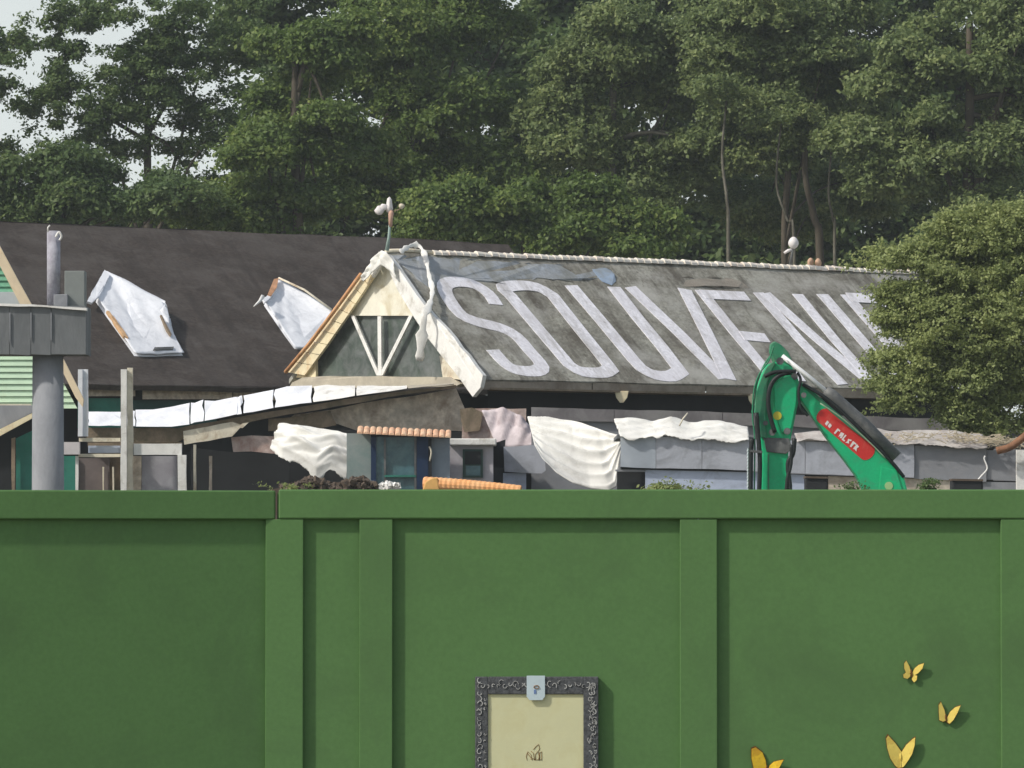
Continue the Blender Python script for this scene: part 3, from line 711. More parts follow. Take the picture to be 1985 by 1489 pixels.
# ------------------------------------------------------------------ porch frame on the left
PF = thing('porch_frame', 'white timber porch posts and rails in front of the dark roofed building', 'porch', P(250, 1200, 97))
def V(n, xa, xb, ya, yb, Y, t, m, **k):
    return pslab(n, [(xa, ya), (xb, ya), (xb, yb), (xa, yb)], Y, m, PF, t=t, rough=.008, step=.35, **k)
V('post', 234, 245.5, 716, 1290, 96.6, .14, M_WHITEWOOD)
V('post', 246.2, 257, 713, 1290, 96.7, .14, M_CREAM)
V('post', 151, 160, 716, 846, 96.6, .12, M_SHEET)
V('post', 160.7, 170, 716, 846, 96.65, .12, M_SHEET)
V('post', 146, 151.5, 884, 1290, 96.6, .1, M_WHITEWOOD)
V('post', 344, 361, 882, 1290, 96.7, .15, M_WHITEWOOD)
V('post', 375, 380, 862, 1290, 97.5, .1, M_CREAM)
V('post', 405, 411, 884, 1290, 97.5, .1, M_PLASTER)
V('rail', 153, 233, 849, 856, 96.7, .1, M_CREAM)
V('rail', 152, 233, 880, 886, 96.7, .1, M_CREAM)
V('rail', 171, 233, 864, 878, 96.9, .1, M_BLUEWALL)
V('beam', 259, 352, 860, 882, 96.75, .14, M_WHITEWOOD)
V('beam_end', 120, 154, 857, 881, 96.5, .2, mat('pinkish_white_block', (.66, .62, .63), .7, .1, 3))
V('soffit', 170, 352, 858, 866, 97.4, .3, M_BROWN)
V('door', 275, 343, 884, 1290, 97.3, .08, mat('pale_grey_door', (.33, .32, .35), .6, .15, 2, dirt=(.45, .45, .47), damt=.4, dscale=2))
V('door', 250, 274, 884, 1290, 97.25, .08, M_PLASTER)
V('wall', 152, 212, 888, 1290, 97.6, .08, mat('brown_grey_wall', (.15, .125, .12), .8, .3, 2))
V('wall', 120, 146, 884, 1290, 97.5, .08, M_TEAL)
V('wall', 213, 233, 888, 1290, 97.7, .08, M_BROWN)
for xx in (200, 219): V('batten', xx-1.6, xx+1.6, 905, 1290, 97.5, .05, M_CREAM)

# ------------------------------------------------------------------ mint house at the far left
MH = thing('mint_house', 'mint green clapboard gable with cream bargeboard at the left edge', 'house', P(0, 1200, 93.6))
YM = 93.0
def rake(y): return (y-478)/1.86           # right edge of the gable at this row
pslab('wall', [(-200, 560), (-20, 480), (rake(600)-22, 600), (rake(790)-30, 790), (-200, 790)], YM+.3, M_MINTD, MH, t=.2)
y = 486.0
nbd = 0
while y < 784:
    h = 11.4
    for xa, xb in ((-90, rake(y+2)-20),):
        if xb > xa+6:
            a0 = P(xa, y, YM+.22); b0 = P(xb, y, YM+.22); a1 = P(xa, y+h-.6, YM+.19); b1 = P(xb+h*.5, y+h-.6, YM+.19)
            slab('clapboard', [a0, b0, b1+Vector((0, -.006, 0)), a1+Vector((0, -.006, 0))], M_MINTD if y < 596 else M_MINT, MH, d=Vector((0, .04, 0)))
    y += h+.4; nbd += 1
pslab('bargeboard', [(-14, 452), (0, 478), (32, 538), (62, 592), (125, 700), (162, 774), (160, 789), (146, 770), (125, 728), (105, 690), (40, 592), (0, 516), (-24, 470)], YM+.05, mat('warm_cream_bargeboard', (.80, .66, .46), .6, .1, 3, dirt=(.70, .48, .26), damt=.25, dscale=2), MH, t=.12)
pslab('string_board', [(-60, 566), (48, 566), (60, 592), (-60, 590)], YM+.08, mat('pale_grey_board', (.50, .54, .55), .7, .1, 3), MH, t=.1)
pslab('lower_board', [(-60, 783), (60, 783), (60, 788), (-60, 788)], YM+.06, M_CREAM, MH, t=.1)
pslab('roof_slope', [(-60, 786), (62, 786), (62, 800), (0, 832), (-60, 862)], YM-.4, M_CONC, MH, t=.12)
pslab('bargeboard', [(-60, 858), (0, 832), (62, 801), (62, 811), (0, 845), (-60, 872)], YM-.6, M_YELLOW, MH, t=.1)
pslab('wall', [(-60, 868), (62, 812), (62, 1280), (-60, 1280)], YM+.9, M_BLACK, MH, t=.1)
pslab('post', [(22, 850), (29, 848), (29, 1280), (22, 1280)], YM+.5, M_BROWN, MH, t=.12, rough=.01)
pslab('wall_panel', [(31, 850), (62, 835), (62, 1280), (31, 1280)], YM+.7, M_TEAL, MH, t=.05)

# ------------------------------------------------------------------ concrete column with boxed head
CC = thing('column', 'round grey concrete column carrying a boarded box head at the left', 'column', P(93, 1190, 82))
def cyl(n, xc, r, y0, y1, Y, m, parent, seg=28, r2=None):
    a = P(xc, y1, Y); b = P(xc, y0, Y)
    vs = []; r2 = r2 or r
    for q, rr in ((a, r), (b, r2)):
        for k in range(seg):
            vs.append((q.x+rr*math.cos(2*math.pi*k/seg), Y+rr*math.sin(2*math.pi*k/seg), q.z))
    fs = [(k, (k+1) % seg, seg+(k+1) % seg, seg+k) for k in range(seg)]+[tuple(range(seg)), tuple(range(seg, 2*seg))]
    o = mesh(n, vs, fs, m, parent, smooth=True)
    for p in o.data.polygons:
        if len(p.vertices) > 4: p.use_smooth = False
    return o
mpp = 82/F
cyl('shaft', 93, 33*mpp, 690, 1297, 82, M_CONC, CC, r2=30*mpp)
cyl('collar', 93, 36*mpp, 683, 690, 82, M_CONC2, CC)
bx = [-120, -60, -22, 19, 60, 99, 167]
for a_, b_ in zip(bx[:-1], bx[1:]):
    pslab('box_board', [(a_+.5, 592+rnd.uniform(-.6, .6)), (b_-.5, 594), (b_-.5, 689+rnd.uniform(-3, 1)), (a_+.5, 687)], 81.5, M_CONC2, CC, t=.04, bevel=.004)
a = P(-120, 690, 81.55); b = P(167, 592, 81.55)
box('box_core', a.x, b.x-.01, 81.56, 82.6, a.z+.03, b.z-.01, M_CONC2, CC)
pslab('box_rim', [(-120, 588), (60, 590), (168, 597), (168, 602), (60, 594), (-120, 592)], 81.44, M_WHITEWOOD, CC, t=.2, rough=.01, step=.2)
for xx in (19, 60, 99): pslab('joint_strip', [(xx-1, 606), (xx+1, 606), (xx+.6, 660+rnd.uniform(-20, 20)), (xx-.6, 660)], 81.47, M_CONC, CC, t=.02)
cyl('upper_post', 104, 13*mpp, 448, 592, 81.9, mat('mottled_grey_post', (.34, .33, .38), .8, .3, 8, bump=.4, bscale=20, dirt=(.45, .46, .50), damt=.5, dscale=6), CC)
tube('bracket_hook', smoothpath([P(108, 460, 81.7), P(114, 450, 81.7), P(119, 458, 81.7), P(115, 466, 81.7)], 4), .02, M_WHITEWOOD, CC, seg=5)
tube('wire', [P(93, 450, 81.7), P(93, 441, 81.7), P(97, 437, 81.7)], .014, M_WHITEWOOD, CC, seg=5)
pslab('block', [(125, 525), (164, 525), (164, 594), (125, 594)], 81.7, mat('grey_green_block', (.24, .26, .25), .8, .15, 2), CC, t=.4, bevel=.01)
pslab('block', [(104, 571), (131, 570), (131, 594), (104, 594)], 81.6, M_CONC, CC, t=.2, bevel=.01)

# ------------------------------------------------------------------ kiosk below the gable
KI = thing('kiosk', 'glazed kiosk with dark frames under an orange tiled awning below the gable', 'kiosk', P(780, 1190, 95))
YK = 95.0
xk = 692.0
for k in range(15):
    a_ = xk+k*12.2; yy = 830+k*.55
    p0_, p1_ = P(a_+.4, yy, YK-.1), P(a_+11.6, yy+.4, YK-.1)
    ax = (p0_+p1_)/2; wd = (p1_-p0_).length/2
    vs = []
    for yo, zo in ((.35, .02), (-.15, -.11)):
        for q in range(6):
            an = math.pi*q/5; vs.append(ax+Vector((-math.cos(an)*wd, yo, zo+math.sin(an)*wd*.7)))
    fs = [(q, q+1, 7+q, 6+q) for q in range(5)]+[(0, 1, 2, 3, 4, 5), (6, 7, 8, 9, 10, 11), (0, 5, 11, 6)]
    mesh('awning_tile', vs, fs, M_ORANGE, KI)
K = lambda n, xa, xb, ya, yb, Y, t, m, **k: pslab(n, [(xa, ya), (xb, ya), (xb, yb), (xa, yb)], Y, m, KI, t=t, **k)
K('wall_panel', 672, 719, 840, 1230, YK+.1, .1, M_DKGREY if False else mat('grey_green_panel', (.27, .31, .30), .7, .15, 2, dirt=(.18, .26, .24), damt=.4, dscale=1.5))
K('post', 719, 729, 842, 1230, YK, .1, M_BLUEDK)
K('pane', 729, 744, 846, 1230, YK+.06, .03, M_TEALGL)
K('post', 744, 748, 844, 1230, YK, .08, M_STEEL)
K('pane', 748, 806, 848, 1230, YK+.07, .03, M_TEALGL)
K('head_rail', 719, 848, 840, 846, YK-.04, .1, M_BLACK)
K('sill', 745, 806, 921, 925, YK-.02, .1, M_TEAL)
K('post', 803, 807, 846, 1230, YK-.01, .08, M_STEEL)
K('post', 808, 830, 846, 1230, YK-.02, .12, M_BLUEDK)
K('post', 830, 836, 850, 1230, YK-.01, .1, M_BLACK)
K('side_wall', 837, 872, 850, 1230, YK+.15, .1, mat('blue_grey_panel', (.25, .30, .35), .7, .2, 2))
tube('lever', smoothpath([P(832, 866, YK-.1), P(836, 876, YK-.12), P(833, 894, YK-.1)], 3), .018, M_CREAM, KI, seg=5)

rb_ = thing('rubble', 'small pale lumps of rubble in front of the dark kiosk posts', 'rubble', P(740, 1190, 93.5))
chunks_later = [(rb_, 735, 775, 941, 93.4, 60), (rb_, 690, 722, 936, 93.4, 50)]
# white cabin right of it
CBN = thing('site_cabin', 'small white site cabin with one dark window beside the kiosk', 'cabin', P(920, 1190, 95.5))
Kc = lambda n, xa, xb, ya, yb, Y, t, m, **k: pslab(n, [(xa, ya), (xb, ya), (xb, yb), (xa, yb)], Y, m, CBN, t=t, **k)
Kc('wall', 872, 956, 862, 1230, 95.6, 1.5, mat('offwhite_panel', (.48, .46, .49), .7, .15, 2, dirt=(.34, .30, .33), damt=.4, dscale=1.5))
Kc('roof_edge', 870, 962, 850, 863, 95.4, 1.8, M_WHITEWOOD, bevel=.02)
wn = Kc('window', 897, 936, 871, 926, 95.53, .06, mat('dark_green_frame', (.03, .07, .055), .5, .2, 3))
pslab('pane', [(901, 875), (932, 875), (932, 900), (901, 900)], 95.51, M_BLACK, wn, t=.02)
pslab('pane', [(903, 903), (931, 903), (931, 922), (903, 922)], 95.51, M_TEALGL, wn, t=.02)

# stained wall piece and pinkish sheet between cabin and draped sheet
SW = thing('broken_wall', 'stained broken wall end below the right corner of the gable', 'wall', P(920, 1190, 98.5))
pslab('wall', [(893, 795), (1020, 792), (1025, 850), (1000, 870), (895, 856)], 98.8, M_PINK, SW, t=.3, rough=.03, step=.3)
pslab('dark_patch', [(892, 793), (915, 790), (936, 800), (930, 835), (900, 838)], 98.7, M_BROWN, SW, t=.05, rough=.03, step=.2)
pslab('grey_panel', [(976, 866), (1052, 862), (1058, 912), (1050, 918), (978, 914)], 96.4, M_DKGREY if False else M_GREYWALL, SW, t=.2, rough=.01)
pslab('blue_panel', [(975, 917), (1020, 917), (1020, 1230), (975, 1230)], 96.5, M_BLUEWALL, SW, t=.2)
pslab('dark_gap', [(956, 860), (980, 852), (976, 908), (955, 906)], 96.6, M_BLACK, SW, t=.1, rough=.01)
pslab('backing', [(975, 905), (1210, 905), (1210, 1230), (975, 1230)], 97.2, M_BLACK, SW, t=.1)
o = cloth('pink_sheet', [P(934, 797, 98.2), P(975, 790, 98.1), P(1010, 806, 98), P(1028, 828, 98)], [P(960, 858, 98.0), P(985, 868, 97.9), P(1020, 866, 97.8), P(1052, 862, 97.7)], M_PINKSHEET, None, nu=24, nv=14, amp=.04, folds=3, diag=.3, seed=3)
tag(o, 'dusty pink crumpled sheet hanging beside the large white drape', 'sheet')

# draped white sheets
Yd = 94.0
o = cloth('dust_sheet', [P(1022, 808, 95), P(1060, 814, 94.9), P(1110, 822, 94.8), P(1160, 832, 94.4), P(1203, 843, Yd)],
          [P(1036, 862, Yd), P(1052, 890, Yd-.2), P(1078, 918, Yd-.3), P(1112, 940, Yd-.35), P(1145, 950, Yd-.3), P(1180, 953, Yd-.3), P(1194, 945, Yd-.2), P(1199, 915, Yd-.1), P(1204, 868, Yd)],
          M_PLASTIC, None, nu=80, nv=90, amp=.07, folds=.6, diag=.6, sag=.06, seed=21, wr=.12, vf=6)
tag(o, 'large white sheet draped in curved folds over the low wall, right of the cabin', 'dust sheet')
def ftop(px): return [P(x, y, z) for x, y, z in px]
o = cloth('dust_sheet', ftop([(542, 822, 96.6), (575, 823, 96.3), (620, 832, 96.1), (655, 835, 96), (690, 846, 95.9)]),
          ftop([(524, 868, 96.2), (546, 890, 96), (585, 902, 95.9), (612, 930, 95.8), (640, 910, 95.8), (672, 928, 95.8)]),
          M_PLASTIC, None, nu=70, nv=50, amp=.05, folds=1.6, diag=1.1, sag=.15, seed=8, wr=.3, jag=.05, vf=3.2)
tag(o, 'crumpled white sheet bundled under the canopy, left of the kiosk', 'dust sheet')
hp = thing('debris_heap', 'dark heap of debris rising behind the fence under the crumpled sheet', 'debris', P(640, 1190, 92))
def chunks(name, px0, px1, pyf, Y, depth, n, smin, smax, m, parent, seed, kind='stuff', zmin=None):
    r_ = random.Random(seed); vs = []; fs = []
    for k in range(n):
        x = r_.uniform(px0, px1); yt = pyf(x); yy = yt+abs(r_.gauss(0, 1))*18; Yc = Y+r_.uniform(0, depth)
        c = P(x, yy, Yc); s = r_.uniform(smin, smax)
        M_ = Matrix.Rotation(r_.uniform(0, 3), 3, Vector((r_.random(), r_.random(), r_.random()+.1)).normalized())
        i = len(vs); dx, dy, dz = s*r_.uniform(.5, 1.4), s*r_.uniform(.5, 1), s*r_.uniform(.3, .8)
        for a_ in (-1, 1):
            for b_ in (-1, 1):
                for c_ in (-1, 1): vs.append(c+M_ @ Vector((a_*dx*r_.uniform(.7, 1), b_*dy, c_*dz*r_.uniform(.7, 1))))
        fs += [tuple(i+q for q in f) for f in [(0, 1, 3, 2), (4, 6, 7, 5), (0, 4, 5, 1), (2, 3, 7, 6), (0, 2, 6, 4), (1, 5, 7, 3)]]
    return mesh(name, vs, fs, m, parent, kind=kind)
chunks('debris', 545, 730, lambda x: 934+7*math.sin(x*.07), 91.5, 1.5, 900, .02, .075, M_RUBBLE, hp, 4)
chunks('debris', 660, 720, lambda x: 925, 90, 1, 40, .04, .1, M_PLASTER, hp, 8) if False else None
pslab('mound', [(520, 1180), (520, 950), (570, 940), (620, 936), (680, 934), (722, 942), (722, 1180)], 92.6, M_RUBBLE, hp, t=1.5, rough=.06, step=.2)

for (pr_, xa_, xb_, y_, Y_, n_) in chunks_later:
    chunks('lumps', xa_, xb_, lambda x: y_-6*math.sin((x-xa_)/(xb_-xa_)*3.14), Y_, .3, n_, .02, .06, M_PINK if xa_ > 700 and False else M_WHITEWOOD, pr_, int(xa_))
# ------------------------------------------------------------------ low grey wall building on the right
LW = thing('low_building', 'low flat roofed grey building with dark openings below the lettered roof', 'building', P(1500, 1190, 90))
YL = 90.0
def LWs(n, px, Y, m, t=.1, **k): return pslab(n, px, Y, m, LW, t=t, **k)
LWs('fascia_panel', [(1203, 848), (1271, 846), (1271, 908), (1203, 905)], YL, mat('pale_grey_blue_fascia', (.37, .41, .46), .65, .15, 1.5, dirt=(.48, .52, .56), damt=.4, dscale=1.5), rough=.006)
LWs('fascia_panel', [(1272, 846), (1360, 849), (1360, 909), (1272, 908)], YL, M_GREYWALL, rough=.006)
LWs('fascia_panel', [(1361, 849), (1452, 852), (1452, 912), (1361, 909)], YL, M_GREYWALL, rough=.006)
LWs('fascia_panel', [(1453, 852), (1560, 855), (1560, 918), (1453, 913)], YL, M_GREYWALL, rough=.006)
LWs('fascia_panel', [(1561, 855), (1772, 862), (1772, 926), (1561, 918)], YL, M_GREYWALL, rough=.006)
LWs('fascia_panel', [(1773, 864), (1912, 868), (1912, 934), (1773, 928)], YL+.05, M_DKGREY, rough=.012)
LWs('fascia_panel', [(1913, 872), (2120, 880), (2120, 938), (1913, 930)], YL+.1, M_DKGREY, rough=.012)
LWs('shadow_gap', [(1203, 905), (1452, 911), (1452, 915), (1203, 909)], YL+.06, M_BLACK)
LWs('wall', [(1251, 911), (1452, 915), (1560, 921), (1560, 1210), (1251, 1210)], YL+.1, M_BLUEWALL, t=.15)
LWs('wall', [(1606, 923), (1845, 930), (1845, 1210), (1606, 1210)], YL+.1, M_PLASTER, t=.15)
LWs('wall', [(1906, 934), (2120, 938), (2120, 1210), (1906, 1210)], YL+.1, M_CONC, t=.15)
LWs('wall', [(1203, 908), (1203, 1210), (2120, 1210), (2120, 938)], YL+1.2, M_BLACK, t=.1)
LWs('roof', [(1196, 843), (2130, 858), (2130, 868), (1196, 850)], YL+.25, M_CONC2, t=3.0)
LWs('opening_frame', [(1193, 910), (1251, 911), (1251, 915), (1193, 914)], YL+.08, M_DKGREY)
LWs('post', [(1971, 872), (1990, 872), (1990, 1210), (1971, 1210)], YL-.4, M_WHITEWOOD, t=.15)
LWs('opening', [(1196, 913), (1250, 914), (1250, 1210), (1196, 1210)], YL+.3, M_BLACK, t=.05)
# upper grey strip: gutter line of the flat roof behind
GR = thing('flat_roof_edge', 'long dark grey roof edge strip in shade under the lettered roof', 'roof', P(1500, 1190, 97))
for k, (xa, xb) in enumerate([(1030, 1190), (1191, 1400), (1401, 1620), (1621, 1860), (1861, 2100)]):
    ya = 789+(xa-1020)*.028; yb = 789+(xb-1020)*.028
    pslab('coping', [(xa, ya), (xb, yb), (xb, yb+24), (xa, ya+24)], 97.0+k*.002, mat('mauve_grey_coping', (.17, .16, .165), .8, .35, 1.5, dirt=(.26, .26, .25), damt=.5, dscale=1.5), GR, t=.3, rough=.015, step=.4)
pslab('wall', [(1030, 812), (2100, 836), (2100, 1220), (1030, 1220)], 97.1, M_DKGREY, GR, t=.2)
# plastic sheeting along the top of the low building
o = cloth('roof_sheeting', [P(x, y, 90.5) for x, y in [(1190, 815), (1215, 812), (1262, 819), (1300, 812), (1335, 822), (1362, 819), (1400, 818), (1450, 830)]],
          [P(x, y, 89.9) for x, y in [(1203, 848), (1245, 852), (1290, 845), (1330, 852), (1365, 850), (1410, 858), (1452, 854)]], M_PLASTIC, None, nu=90, nv=20, amp=.035, folds=3.3, diag=.8, seed=11, wr=.6, jag=.03, vf=1.6)
tag(o, 'torn white plastic sheeting lying along the top of the grey wall, left of the excavator', 'sheeting')
o = cloth('roof_sheeting', [P(x, y, 90.5) for x, y in [(1540, 842), (1580, 836), (1640, 839), (1700, 832), (1740, 836), (1830, 834), (1905, 844)]],
          [P(x, y, 89.9) for x, y in [(1545, 856), (1650, 858), (1740, 862), (1830, 866), (1915, 868)]], mat('dusty_sheeting', (.50, .47, .44), .7, .25, 4, dirt=(.30, .26, .24), damt=.5, dscale=3), None, nu=90, nv=16, amp=.03, folds=4, diag=.7, seed=13, wr=.7, jag=.03, vf=1.4)
tag(o, 'dusty grey sheeting lying on the low building roof, right of the excavator', 'sheeting')
def straw():
    r_ = random.Random(3); vs = []; fs = []
    for k in range(900):
        x = r_.uniform(1690, 2010); yc = 852+6*math.sin(x*.02)+r_.gauss(0, 5)
        if r_.random() < (.75 if x < 1850 else .3): continue
        Yc = 89.9+r_.uniform(-.1, .5); c = P(x, min(yc, 868), Yc); a_ = r_.gauss(0, .6); L_ = r_.uniform(.05, .22)
        d = Vector((math.cos(a_), r_.uniform(-.3, .3), math.sin(a_)*.8))*L_*.5; n = Vector((0, 0, .008)) if abs(d.z) < abs(d.x) else Vector((.008, 0, 0))
        i = len(vs); t = Vector((0, .012, 0)); vs += [c-d-n, c+d-n, c+d+n, c-d+n, c-d+t, c+d+t]
        fs += [(i, i+1, i+2, i+3), (i, i+1, i+5, i+4), (i+3, i+2, i+5, i+4)]
    o = mesh('dry_grass', vs, fs, M_STRAW, None, kind='stuff')
    tag(o, 'pale dry straw and twigs strewn along the top of the low building', 'straw')
straw()
lg = tube('log', smoothpath([P(1932, 874, 89.4), P(1955, 868, 89.4), P(1975, 855, 89.4), P(2010, 826, 89.4)], 5), .07, M_LOG, None, seg=8)
tag(lg, 'rust brown bent log lying on the low building at the right edge', 'log')
stick = tube('stick', [P(1317, 826, 89.8), P(1324, 812, 89.8), P(1333, 801, 89.9)], .015, M_CREAM, None, seg=5)
tag(stick, 'thin pale stick poking up from the white plastic sheeting', 'stick')
# orange pipe
pipe_pts = [P(822+ (1010-822)*k/40, 938+ (k/40)**1.5*12, 92-(k/40)*.4) for k in range(41)]
for_r = [.13+.012*(k % 2) for k in range(41)]
op = thing('corrugated_pipe', 'thick orange corrugated pipe lying just above the fence line', 'pipe', P(900, 1190, 92))
tube('hose', pipe_pts, [r_*(1-.35*(k/40)) for k, r_ in enumerate(for_r)], M_ORPIPE, op, seg=12, smooth=False)
pslab('end_flap', [(819, 950), (824, 935), (838, 926), (848, 926), (852, 950)], 91.8, mat('pale_orange', (.72, .42, .14), .6, .2, 5), op, t=.3, bevel=.02)
tube('support', [P(860, 1260, 92.1), P(860, 945, 92.1)], .05, M_BROWN, op, seg=6)
tube('support', [P(980, 1260, 91.9), P(980, 955, 91.9)], .05, M_BROWN, op, seg=6)
# tyres / crates seen as dark boxes on the right
for (xa, xb, ya, lab) in ((1562, 1604, 926, 'dark brown box standing between the excavator arm and boom'), (1846, 1905, 931, 'wide dark box with upright handle at the right above the fence')):
    cr = thing('crate', lab, 'box', P((xa+xb)/2, 1180, 86))
    pslab('body', [(xa, ya), (xb, ya+1), (xb, 1180), (xa, 1180)], 86, M_BLACK, cr, t=.5, bevel=.02)
    pslab('lid', [(xa-1, ya-3), (xb+1, ya-2), (xb+1, ya+2), (xa-1, ya+1)], 85.97, M_RUBBLE, cr, t=.56)
    if xa > 1800: tube('handle', smoothpath([P(1895, 931, 86), P(1903, 922, 86), P(1914, 908, 86), P(1908, 890, 86), P(1910, 884, 86)], 4), .014, M_WHITEWOOD, cr, seg=5)

# ------------------------------------------------------------------ excavator
YE = 70.0
EX = thing('excavator', 'bright green excavator with folded arm and red decal on its boom', 'excavator', Vector((P(1850, 1040, YE).x, YE, 0)))
def E_(n, px, Y, m, t=.3, parent=EX, bevel=.015, **k): return pslab(n, px, Y, m, parent, t=t, bevel=bevel, **k)
boom = E_('boom', [(1532, 735), (1556, 742), (1580, 762), (1614, 792), (1660, 830), (1700, 862), (1735, 897), (1752, 922), (1760, 955), (1790, 1050), (1800, 1110), (1735, 1110), (1700, 1040), (1676, 955), (1662, 925), (1636, 890), (1604, 850), (1574, 806), (1552, 775), (1530, 762)], YE, M_GREEN, t=.42, bevel=.02)
arm = E_('arm', [(1488, 706), (1512, 700), (1536, 712), (1548, 736), (1549, 772), (1541, 812), (1533, 850), (1528, 880), (1533, 955), (1534, 1150), (1488, 1150), (1476, 955), (1478, 880), (1474, 852), (1470, 830), (1464, 800), (1468, 752), (1478, 722)], YE-.06, M_GREEN, t=.34, bevel=.02)
E_('arm_plate', [(1500, 745), (1528, 724), (1545, 744), (1544, 780), (1534, 830), (1516, 840), (1502, 800)], YE-.1, M_GREEN, t=.05, bevel=.01)
E_('arm_head', [(1494, 666), (1502, 661), (1514, 668), (1528, 682), (1538, 704), (1530, 724), (1508, 724), (1500, 702), (1492, 682)], YE-.03, M_GREEND, t=.28, bevel=.02)
E_('link_plate', [(1478, 728), (1486, 712), (1500, 700), (1503, 704), (1494, 722), (1488, 745), (1484, 800), (1486, 850), (1472, 846), (1463, 800), (1466, 760)], YE-.12, M_GREEND, t=.05, bevel=.008)
cyl('pin', 1507, 8/133, 800, 801, YE-.12, M_YEL, EX) if False else None
def disc(n, px, py, r, Y, m, parent, th=.03):
    c = P(px, py, Y); seg = 20; vs = []
    for yo in (0, th):
        for k in range(seg): vs.append(c+Vector((r*math.cos(2*math.pi*k/seg), yo, r*math.sin(2*math.pi*k/seg))))
    return mesh(n, vs, [tuple(range(seg)), tuple(range(seg, 2*seg))]+[(k, (k+1) % seg, seg+(k+1) % seg, seg+k) for k in range(seg)], m, parent)
disc('pin_cap', 1507, 806, .062, YE-.12, M_YEL, EX)
disc('pin_cap', 1723, 942, .06, YE-.03, mat('pale_green_pin', (.35, .55, .25), .5, .1, 6), EX)
disc('pin_cap', 1540, 730, .05, YE-.09, M_STEEL, EX)
E_('arm_bracket', [(1480, 848), (1530, 850), (1536, 870), (1524, 880), (1486, 876)], YE-.1, M_STEEL, t=.06, bevel=.008)
# hydraulic ram on the boom
tube('ram_rod', [P(1516, 690, YE-.05), P(1562, 726, YE-.05), P(1608, 764, YE-.05)], .034, M_CHROME, EX, seg=12)
ram = tube('ram_barrel', [P(1600, 757, YE-.02), P(1612, 767, YE-.02), P(1676, 824, YE-.02), P(1738, 886, YE-.02)], [.075, .095, .095, .09], M_STEEL, EX, seg=14)
tube('hose', smoothpath([P(1556, 745, YE-.05), P(1608, 777, YE-.09), P(1668, 833, YE-.1), P(1726, 893, YE-.05), P(1752, 925, YE)], 4), .028, M_RUB, EX, seg=7)
tube('grease_line', smoothpath([P(1590, 782, YE-.12), P(1634, 812, YE-.12), P(1684, 856, YE-.12), P(1716, 888, YE-.1)], 4), .010, mat('pale_green_pipe', (.30, .42, .28), .5, .1, 6), EX, seg=5)
hs = [[(1534, 722), (1512, 727), (1495, 745), (1489, 775), (1493, 808), (1502, 838)],
      [(1543, 720), (1520, 720), (1500, 722), (1482, 730)],
      [(1493, 690), (1480, 710), (1468, 740), (1462, 780), (1457, 800)],
      [(1500, 670), (1490, 700), (1472, 725), (1461, 760), (1459, 810), (1463, 850), (1462, 960), (1462, 1100)],
      [(1466, 800), (1470, 850), (1473, 900), (1470, 1000), (1470, 1100)],
      [(1458, 850), (1455, 900), (1456, 1100)],
      [(1540, 850), (1537, 880), (1527, 900), (1532, 960), (1530, 1100)],
      [(1534, 862), (1533, 900), (1524, 950), (1524, 1100)]]
hr = [.034, .03, .012, .012, .035, .035, .035, .028]
for k, (h_, r_) in enumerate(zip(hs, hr)):
    tube('hose', smoothpath([P(x, y, YE-.16-.012*k) for x, y in h_], 4), r_, M_RUB if k != 2 and k != 3 else M_GREEND, EX, seg=7)
tube('spiral_guard', [P(1449+1.6*(q % 2), 868+q*3.2, YE-.1) for q in range(28)], .012, mat('pale_guard', (.55, .62, .64), .5, .1, 5), EX, seg=4, smooth=False)
# pins, clamps, stiffeners and grime-catching edges
for px_, py_, r_ in ((1497, 838, .05), (1526, 836, .05), (1512, 700, .055), (1558, 766, .04), (1484, 820, .035)):
    disc('pin_cap', px_, py_, r_, YE-.145, M_STEEL, EX)
for yy in (872,): E_('hose_clamp', [(1455, yy), (1478, yy+2), (1478, yy+7), (1455, yy+5)], YE-.27, M_STEEL, t=.03, bevel=.004)
E_('weld_plate', [(1708, 905), (1738, 912), (1752, 960), (1728, 985), (1704, 950)], YE-.02, M_GREEN, t=.03, bevel=.006)
E_('edge_strip', [(1548, 742), (1556, 743), (1614, 793), (1660, 831), (1700, 863), (1697, 867), (1655, 836), (1608, 797)], YE-.015, M_GREEND, t=.03, bevel=.004)
E_('arm_rib', [(1488, 880), (1491, 880), (1492, 1100), (1489, 1100)], YE-.075, M_GREEND, t=.02, bevel=.003)
tube('hose', smoothpath([P(x, y, YE-.14) for x, y in [(1546, 722), (1552, 736), (1548, 760), (1552, 790), (1566, 806)]], 4), .02, M_RUB, EX, seg=6)
# red decal with white marks (too blurred in the photograph to read)
def decal(px, m, name, off, parent): return pslab(name, px, YE-off, m, parent, t=.004)
cap = []
c0, c1 = Vector((1596, 806)), Vector((1681, 876)); dd = (c1-c0).normalized(); nn = Vector((-dd.y, dd.x))
for cc, sg, rr_ in ((c0, -1, 15.5), (c1, 1, 17.5)):
    for q in range(9):
        a_ = math.pi*(q/8-.5); v = cc+dd*sg*math.cos(a_)*rr_*.75+nn*sg*math.sin(a_)*rr_
        cap.append((v.x, v.y))
dc = decal(cap, M_RED, 'decal', .006, boom)
def dpt(u, v): p = c0+dd*u+nn*v; return (p.x, p.y)
for u0, u1, v0, v1 in ((12, 17, 2, 11), (19, 25, 3, 11)):
    decal([dpt(u0, v0), dpt(u1, v0+1), dpt(u1, v1), dpt(u0, v1-1)], M_WHITE, 'decal_mark', .011, dc)
gl = [[(0, 0), (4, 0), (4, 2), (2, 2), (2, 8), (0, 8)], [(0, 1), (4, 0), (5, 7), (3, 8), (2.6, 5), (1, 8)], [(0, 0), (1.6, 0), (1.6, 6), (4, 6), (4, 8), (0, 8)], [(0, 2), (4, 0), (4, 2), (2, 3), (4, 6), (0, 8), (1, 5)], [(0, 0), (5, 0), (5, 2), (3, 2), (3, 8), (1, 8)], [(0, 0), (4, 1), (3, 4), (5, 8), (2, 7), (0, 8)]]
